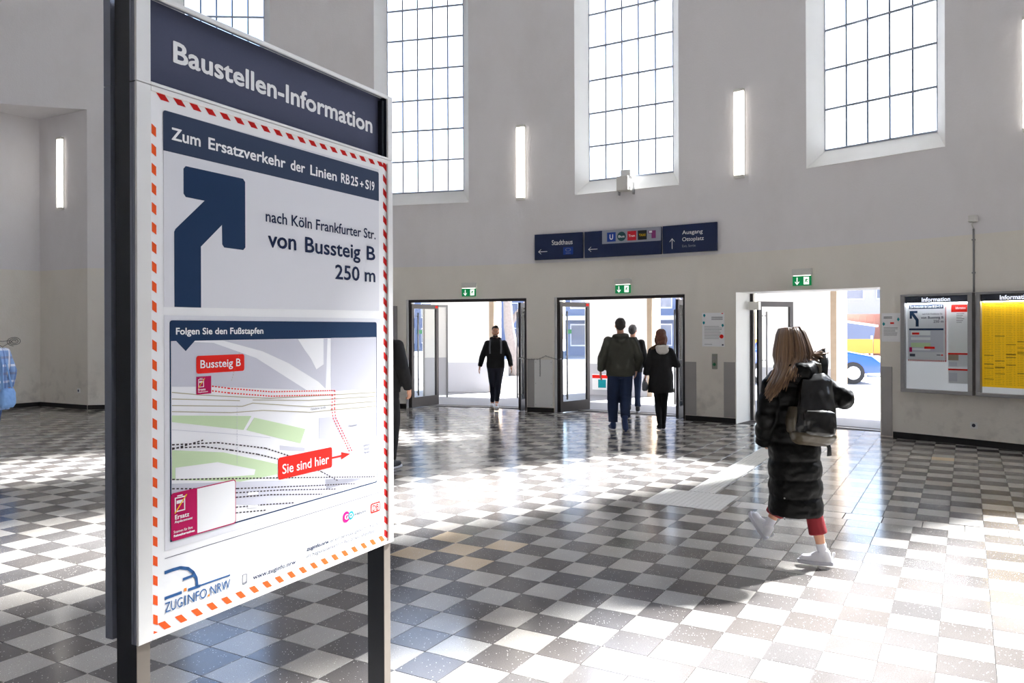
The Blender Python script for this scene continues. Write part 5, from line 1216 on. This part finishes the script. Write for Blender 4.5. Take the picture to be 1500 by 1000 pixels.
# --- man half hidden by the notice, right arm showing
J = dict(BASE); J.update(shL=(.18, .012, 1.38), shR=(-.18, .012, 1.38), elL=(.255, .05, 1.14), wrL=(.27, -.03, .92), elR=(-.265, .05, 1.13), wrR=(-.28, -.06, .90), hdR=(-.28, -.1, .81), knR=(-.105, -.05, .50), anR=(-.10, .03, .09), toR=(-.125, -.11, .03), knL=(.10, -.12, .52), anL=(.10, -.16, .12), toL=(.11, -.30, .07), face=V((-.1, -1, 0)))
p = fig('man in a black hooded jacket half hidden behind the right post of the notice stand', -1.50, 9.15, 18, 1.80, J)
body(p, J, 1.03, curl=.9, palm={'R': (.9, -.2, 0)}); face_parts(p, J['head'], J_B(J), 1, 'hairdark'); hair_cap(p, J, 'hairdark', SHORT)
top_wear(p, J, 'blackcloth', [(.86, .20, .15, 0), (.95, .208, .15, 0), (1.10, .20, .145, 0), (1.26, .212, .145, 0), (1.36, .188, .13, 0), (1.42, .13, .11, .005), (1.46, .092, .09, .008), (1.51, .085, .085, .01)], sl=(.086, .080, .070, .066, .052), extra=hood1, disp=.010)
leg_wear(p, J, 'blackcloth', 1.0, .10, (.10, .086, .072, .066, .060))
shoe(p, J['anR'], J['toR'], 'darkshoe', 'sole'); shoe(p, J['anL'], J['toL'], 'darkshoe', 'sole', (0, -.1, 1))

# --- person at the far left edge in a long plaid overshirt
J = dict(BASE); J.update(elL=(.24, .08, 1.14), wrL=(.25, .02, .90), elR=(-.26, .02, 1.13), wrR=(-.27, -.06, .90), knR=(-.09, -.10, .51), anR=(-.09, -.14, .11), toR=(-.10, -.30, .07), anL=(.09, .14, .10), toL=(.10, 0, .03))
p = fig('person in a long light blue plaid overshirt and jeans, cut by the left photo edge', -6.83, 10.3, -60, 1.68, J)
body(p, J, .95); face_parts(p, J['head'], J_B(J), 1, 'hairdark'); hair_cap(p, J, 'hairdark', SHORT)
top_wear(p, J, 'plaid', [(.60, .22, .18, .0), (.80, .205, .165, 0), (.95, .195, .155, 0), (1.10, .185, .145, 0), (1.26, .192, .145, 0), (1.36, .170, .13, 0), (1.42, .125, .11, .005), (1.46, .09, .09, .008), (1.50, .085, .085, .01)], name='overshirt', disp=.010)
leg_wear(p, J, 'jeans', 1.0, .10, (.10, .085, .072, .066, .062))
for s in 'LR': shoe(p, J['an' + s], J['to' + s], 'brownfur', 'sole')
F = Matrix.Translation((-6.61, 10.28, .78)); b = empty('shoulder_bag', 'light blue cloth bag at the hip of the person in plaid at the left edge', 'bag', F)
mb = MB().loft([(0, 0, -.17, .05, .10), (0, 0, -.13, .07, .14), (0, 0, .02, .06, .13), (0, 0, .08, .04, .11)], 18); obj('pouch', remesh(mb, 'pouch', M['bagblue'], .01, 2, .010, 12), b, I4)
MB().tube([(-.0, -.1, .06), (-.04, -.06, .40), (-.14, .0, .66), (-.06, .08, .40), (0, .1, .06)], [(.004, .018)] * 5, 8).build('strap', M['bagblue'], b, I4, True)

# --- the woman in the long quilted coat (nearest figure)
J = dict(BASE)
wx, wy, WFACE, WH_ = 1.945, 5.42, -12, 1.605
WM = Matrix.Translation((wx, wy, 0)) @ Matrix.Rotation(math.radians(180 - WFACE), 4, 'Z') @ Matrix.Scale(WH_ / 1.75, 4)
def wl(x, y, z): return tuple(WM.inverted() @ Vector((x, y, z)))
J.update(pelvis=(0, 0, .92), waist=(0, 0, 1.07), chest=(0, -.01, 1.28), neck=(.0, -.02, 1.47), head=(.005, -.045, 1.622), shL=(.158, .0, 1.375), shR=(-.158, .0, 1.375),
    elL=(.235, .0, 1.11), wrL=(.175, -.13, .90), hdL=(.13, -.19, .86), elR=wl(2.262, 5.30, 1.135), wrR=wl(2.17, 5.62, 1.14), hdR=wl(2.08, 5.68, 1.19),
    hiL=(.085, 0, .90), knL=wl(1.915, 5.50, .47), anL=wl(1.802, 5.55, .215), toL=wl(1.72, 5.69, .30), hiR=(-.085, 0, .90), knR=wl(2.03, 5.36, .46), anR=wl(2.105, 5.32, .085), toR=wl(1.95, 5.385, .03), face=V((.30, -1, -.10)))
p = fig('brown haired woman in long black quilted coat and maroon trousers walking away', wx, wy, WFACE, WH_, J)
body(p, J, .9, curl=1.1, palm={'R': (.4, -.2, .6)}); face_parts(p, J['head'], J_B(J), 1, 'hairred')
def quilt(z, z0=.375, step=.137): return math.sqrt(abs(math.sin(PI * (z - z0) / step)) + 1e-6)
prof = [(.375, .198, .175), (.50, .192, .168), (.65, .190, .165), (.80, .188, .162), (.95, .185, .158), (1.10, .178, .150), (1.28, .186, .145), (1.38, .180, .132), (1.44, .13, .11), (1.49, .092, .092)]
def pr_at(z):
    for a, b in zip(prof[:-1], prof[1:]):
        if a[0] <= z <= b[0]: t = (z - a[0]) / (b[0] - a[0]); return a[1] + (b[1] - a[1]) * t, a[2] + (b[2] - a[2]) * t
mb = MB(); rg = []; z = .375
while z < 1.489:
    rx, ry = pr_at(z); q = quilt(z) * (.016 if z < 1.40 else .008); rg.append((0, (.02 if z < .9 else .0) * (1 - (z - .345) / .6 if z < .945 else 0), z, rx - .010 + q, ry - .010 + q)); z += .0085
mb.loft(rg, 40, .92)
Jv = {k: V(v) for k, v in J.items()}
for s in 'LR':
    a, b, c = Jv['sh' + s], Jv['el' + s], Jv['wr' + s]; path = [a.lerp(Jv['neck'] - V((0, 0, .1)), .35)]; rad = [.065]; L1 = (b - a).length; L2 = (c - b).length; n = 46
    for k in range(n + 1):
        t = k / n * (L1 + L2)
        q = a.lerp(b, t / L1) if t <= L1 else b.lerp(c, (t - L1) / L2)
        if abs(t - L1) < .07:     # rounded elbow
            w_ = 1 - abs(t - L1) / .07; q = q.lerp((a.lerp(b, .8) + b.lerp(c, .2)) / 2, .35 * w_)
        path.append(q); rad.append((.086 - .022 * k / n) - .008 + .011 * math.sqrt(abs(math.sin(PI * t / .118)) + 1e-6))
    mb.tube(path, rad, 22); mb.ball(c, .05)
mb.limb([(-.075, -.05, 1.49), (0, -.085, 1.47), (.075, -.05, 1.49)], [.034, .036, .034], 12)
me = remesh(mb, 'coat', M['puffer'], .0075, 2, .009, 9, 1.4); coat = obj('coat', me, p, I4)
mb = MB(); mb.limb([(-.125, .0, 1.475), (-.095, .10, 1.46), (0, .14, 1.44), (.095, .10, 1.46), (.125, .0, 1.475)], [.048, .064, .076, .064, .048], 16); mb.limb([(-.07, .13, 1.40), (0, .15, 1.38), (.07, .13, 1.40)], [.035, .045, .035], 12)
obj('hood', remesh(mb, 'hood', M['puffer'], .009, 2, .012, 11), p, I4)
# side seam with a zip and poppers
mb = MB(); mb.tube([(.150, .115, .36), (.148, .113, .50), (.145, .112, .66)], .004, 6); mb.build('side_zip', M['postdark'], p, I4, True)
for z in (.38, .52): MB().ball((.154, .12, z), .007, None, 8, 6).build('popper', M['steel'], p, I4, True)
leg_wear(p, J, 'maroon', .86, .235, (.085, .078, .070, .072, .078), 'trousers', .009, .005)
for s in 'LR':
    k_, an = Jv['kn' + s], Jv['an' + s]; dn = (k_ - an).normalized()
    mb = MB().limb([an - dn * .01, an + dn * .035, an + dn * .075], [.037, .035, .037], 16); obj('sock', remesh(mb, 'sock', M['sock'], .005, 1), p, I4)
wd_ = (WM.inverted().to_3x3() @ V((-.50, .15, .80)))
shoe(p, Jv['anR'] + V((0, 0, .004)), Jv['toR'], 'sneaker', 'sole', (0, 0, 1), .91, True)
shoe(p, Jv['anL'], Jv['toL'] , 'sneaker', 'sole', WM.inverted().to_3x3() @ V((.52, -.50, .69)), .90, True)
# long hair: a cap with many locks blown a little to the sides
B = J_B(Jv); hc = Jv['head']; rh = random.Random(11)
cap = MB().ball(hc + B @ V((0, .020, .040)), (.094, .104, .094), B, 20, 12); cap.ball(hc + B @ V((0, .05, -.05)), (.104, .066, .09), B, 18, 10)
hm = MB(); hcols = []
def addlock(pts, r, tone):
    n0 = len(hm.f); hm.tube(pts, [(r * .8, r * 1.3)] + [(r, r * 1.5)] * (len(pts) - 2) + [(r * .25, r * .3)], 6)
    c0 = (.060, .031, .017); c1 = (.42, .245, .125); t = tone; hcols.extend([tuple(c0[i] + (c1[i] - c0[i]) * t for i in range(3))] * (len(hm.f) - n0))
n0 = len(hm.f); hm.v += cap.v; hm.f += cap.f; hcols.extend([(.085, .045, .026)] * len(cap.f))
for k in range(420):
    a = rh.uniform(-2.35, 2.35)             # angle from the back of the head
    sx, sy = math.sin(a), math.cos(a)
    lift = rh.uniform(1.0, 1.26)
    top = V((rh.uniform(-.012, .012) - .004, rh.uniform(-.05, .03), .136 + rh.uniform(-.004, .006)))
    p1 = V((sx * .062, .01 + sy * .068, .112)) * lift; p2 = V((sx * .092, .016 + sy * .098, .035)) * lift; p3 = V((sx * .118, .020 + sy * .112, -.045)) * lift
    left = max(0, sx)                        # her left side streams down and out
    right = max(0, -sx)
    length = rh.uniform(.06, .13) + .20 * left ** 1.4 + rh.uniform(0, .03)
    p4 = V((sx * .13 + .085 * left - .055 * right, .045 + sy * .10 + .02 * left, -.045 - length * .5)) * 1.0; p5 = V((sx * .11 + .27 * left - .13 * right + rh.uniform(-.02, .02), .055 + sy * .10 + .045 * left + rh.uniform(-.01, .02), -.05 - length + .035 * right))
    if right > .55: p4 += V((-.015, .02, .03)); p5 += V((rh.uniform(-.03, .02), .03, .06))
    pts = [hc + B @ q for q in (top, p1, p2, p3, p4, p5)]
    # smooth the path
    sm_ = []
    for i in range(len(pts) - 1):
        for t in (0, .5): 
            pa, pb, pc, pd = pts[max(i - 1, 0)], pts[i], pts[i + 1], pts[min(i + 2, len(pts) - 1)]
            sm_.append(.5 * ((2 * pb) + (pc - pa) * t + (2 * pa - 5 * pb + 4 * pc - pd) * t * t + (3 * pb - pa - 3 * pc + pd) * t ** 3))
    sm_.append(pts[-1]); addlock(sm_, rh.uniform(.0035, .0075), min(1, max(0, rh.gauss(.16, .16) + .12 * (left + right))))
hair = hm.build('hair', M['hairbrown'], p, I4, True, kind='stuff'); colour(hair.data, hcols)
# backpack worn over her right shoulder
bp = empty('backpack', 'glossy black leather backpack on the back of the woman in the quilted coat', 'bag', p.matrix_local @ Matrix.Translation((.060, .125, .085)) @ Matrix.Rotation(-.10, 4, 'Y') @ Matrix.Rotation(-.12, 4, 'Z') @ Matrix.Translation((0, .05, 1.1)) @ Matrix.Scale(1.12, 4) @ Matrix.Translation((0, -.05, -1.1)))
mb = MB(); mb.loft([(0, .06, .885, .105, .055), (0, .075, .91, .130, .080), (0, .08, .99, .140, .092), (0, .075, 1.10, .138, .085), (0, .065, 1.20, .128, .075), (0, .05, 1.285, .105, .055), (0, .035, 1.33, .06, .03)], 30, .75)
obj('main_bag', remesh(mb, 'main_bag', M['leather'], .0065, 3, .014, 9, .6), bp, I4)
mb = MB(); mb.loft([(0, .135, .925, .085, .040), (0, .145, .95, .100, .050), (0, .15, 1.03, .102, .050), (0, .14, 1.085, .098, .042), (0, .13, 1.10, .08, .02)], 26, .7)
pk = obj('front_pocket', remesh(mb, 'front_pocket', M['leather'], .0065, 3, .007, 12), bp, I4); MB().tube([(-.09, .165, 1.085), (0, .192, 1.094), (.09, .165, 1.085)], [.0035, .0035, .0035], 6).build('zip', M['steel'], pk, I4, True)
mb = MB(); mb.loft([(0, .066, .862, .10, .05), (0, .078, .885, .132, .082), (0, .085, .925, .144, .098), (0, .085, .945, .143, .097)], 28, .75); obj('base_panel', remesh(mb, 'base_panel', M['leatherolive'], .0065, 2, .005, 12), bp, I4, label='olive brown leather base')
mb = MB(); mb.loft([(.125, .045, .93, .022, .06), (.145, .05, 1.02, .026, .072), (.135, .05, 1.10, .018, .06)], 16); obj('side_pocket', remesh(mb, 'side_pocket', M['leatherolive'], .0065, 2, .004, 12), bp, I4, label='olive brown side pocket')
MB().tube([(-.035, .03, 1.32), (-.03, .03, 1.385), (.03, .03, 1.385), (.035, .03, 1.32)], [(.006, .016)] * 4, 8).build('grab_handle', M['leatherolive'], bp, I4, True)
MB().tube([(-.06, .03, 1.30), (-.085, -.02, 1.41), (-.10, -.09, 1.485), (-.105, -.19, 1.46), (-.12, -.29, 1.36), (-.13, -.29, 1.20)], [(.009, .03)] * 6, 10).build('shoulder_strap', M['leather'], bp, I4, True)
MB().tube([(.10, .02, .93), (.155, .0, 1.05), (.16, -.02, 1.20), (.10, -.03, 1.36), (.07, .02, 1.31)], [(.004, .012)] * 5, 8).build('shoulder_strap', M['leather'], bp, I4, True)
MB().tube([(-.11, .06, .90), (-.125, .07, .85), (-.135, .06, .80)], [(.003, .014), (.003, .014), (.003, .016)], 8).build('webbing_end', M['blackcloth'], bp, I4, True)
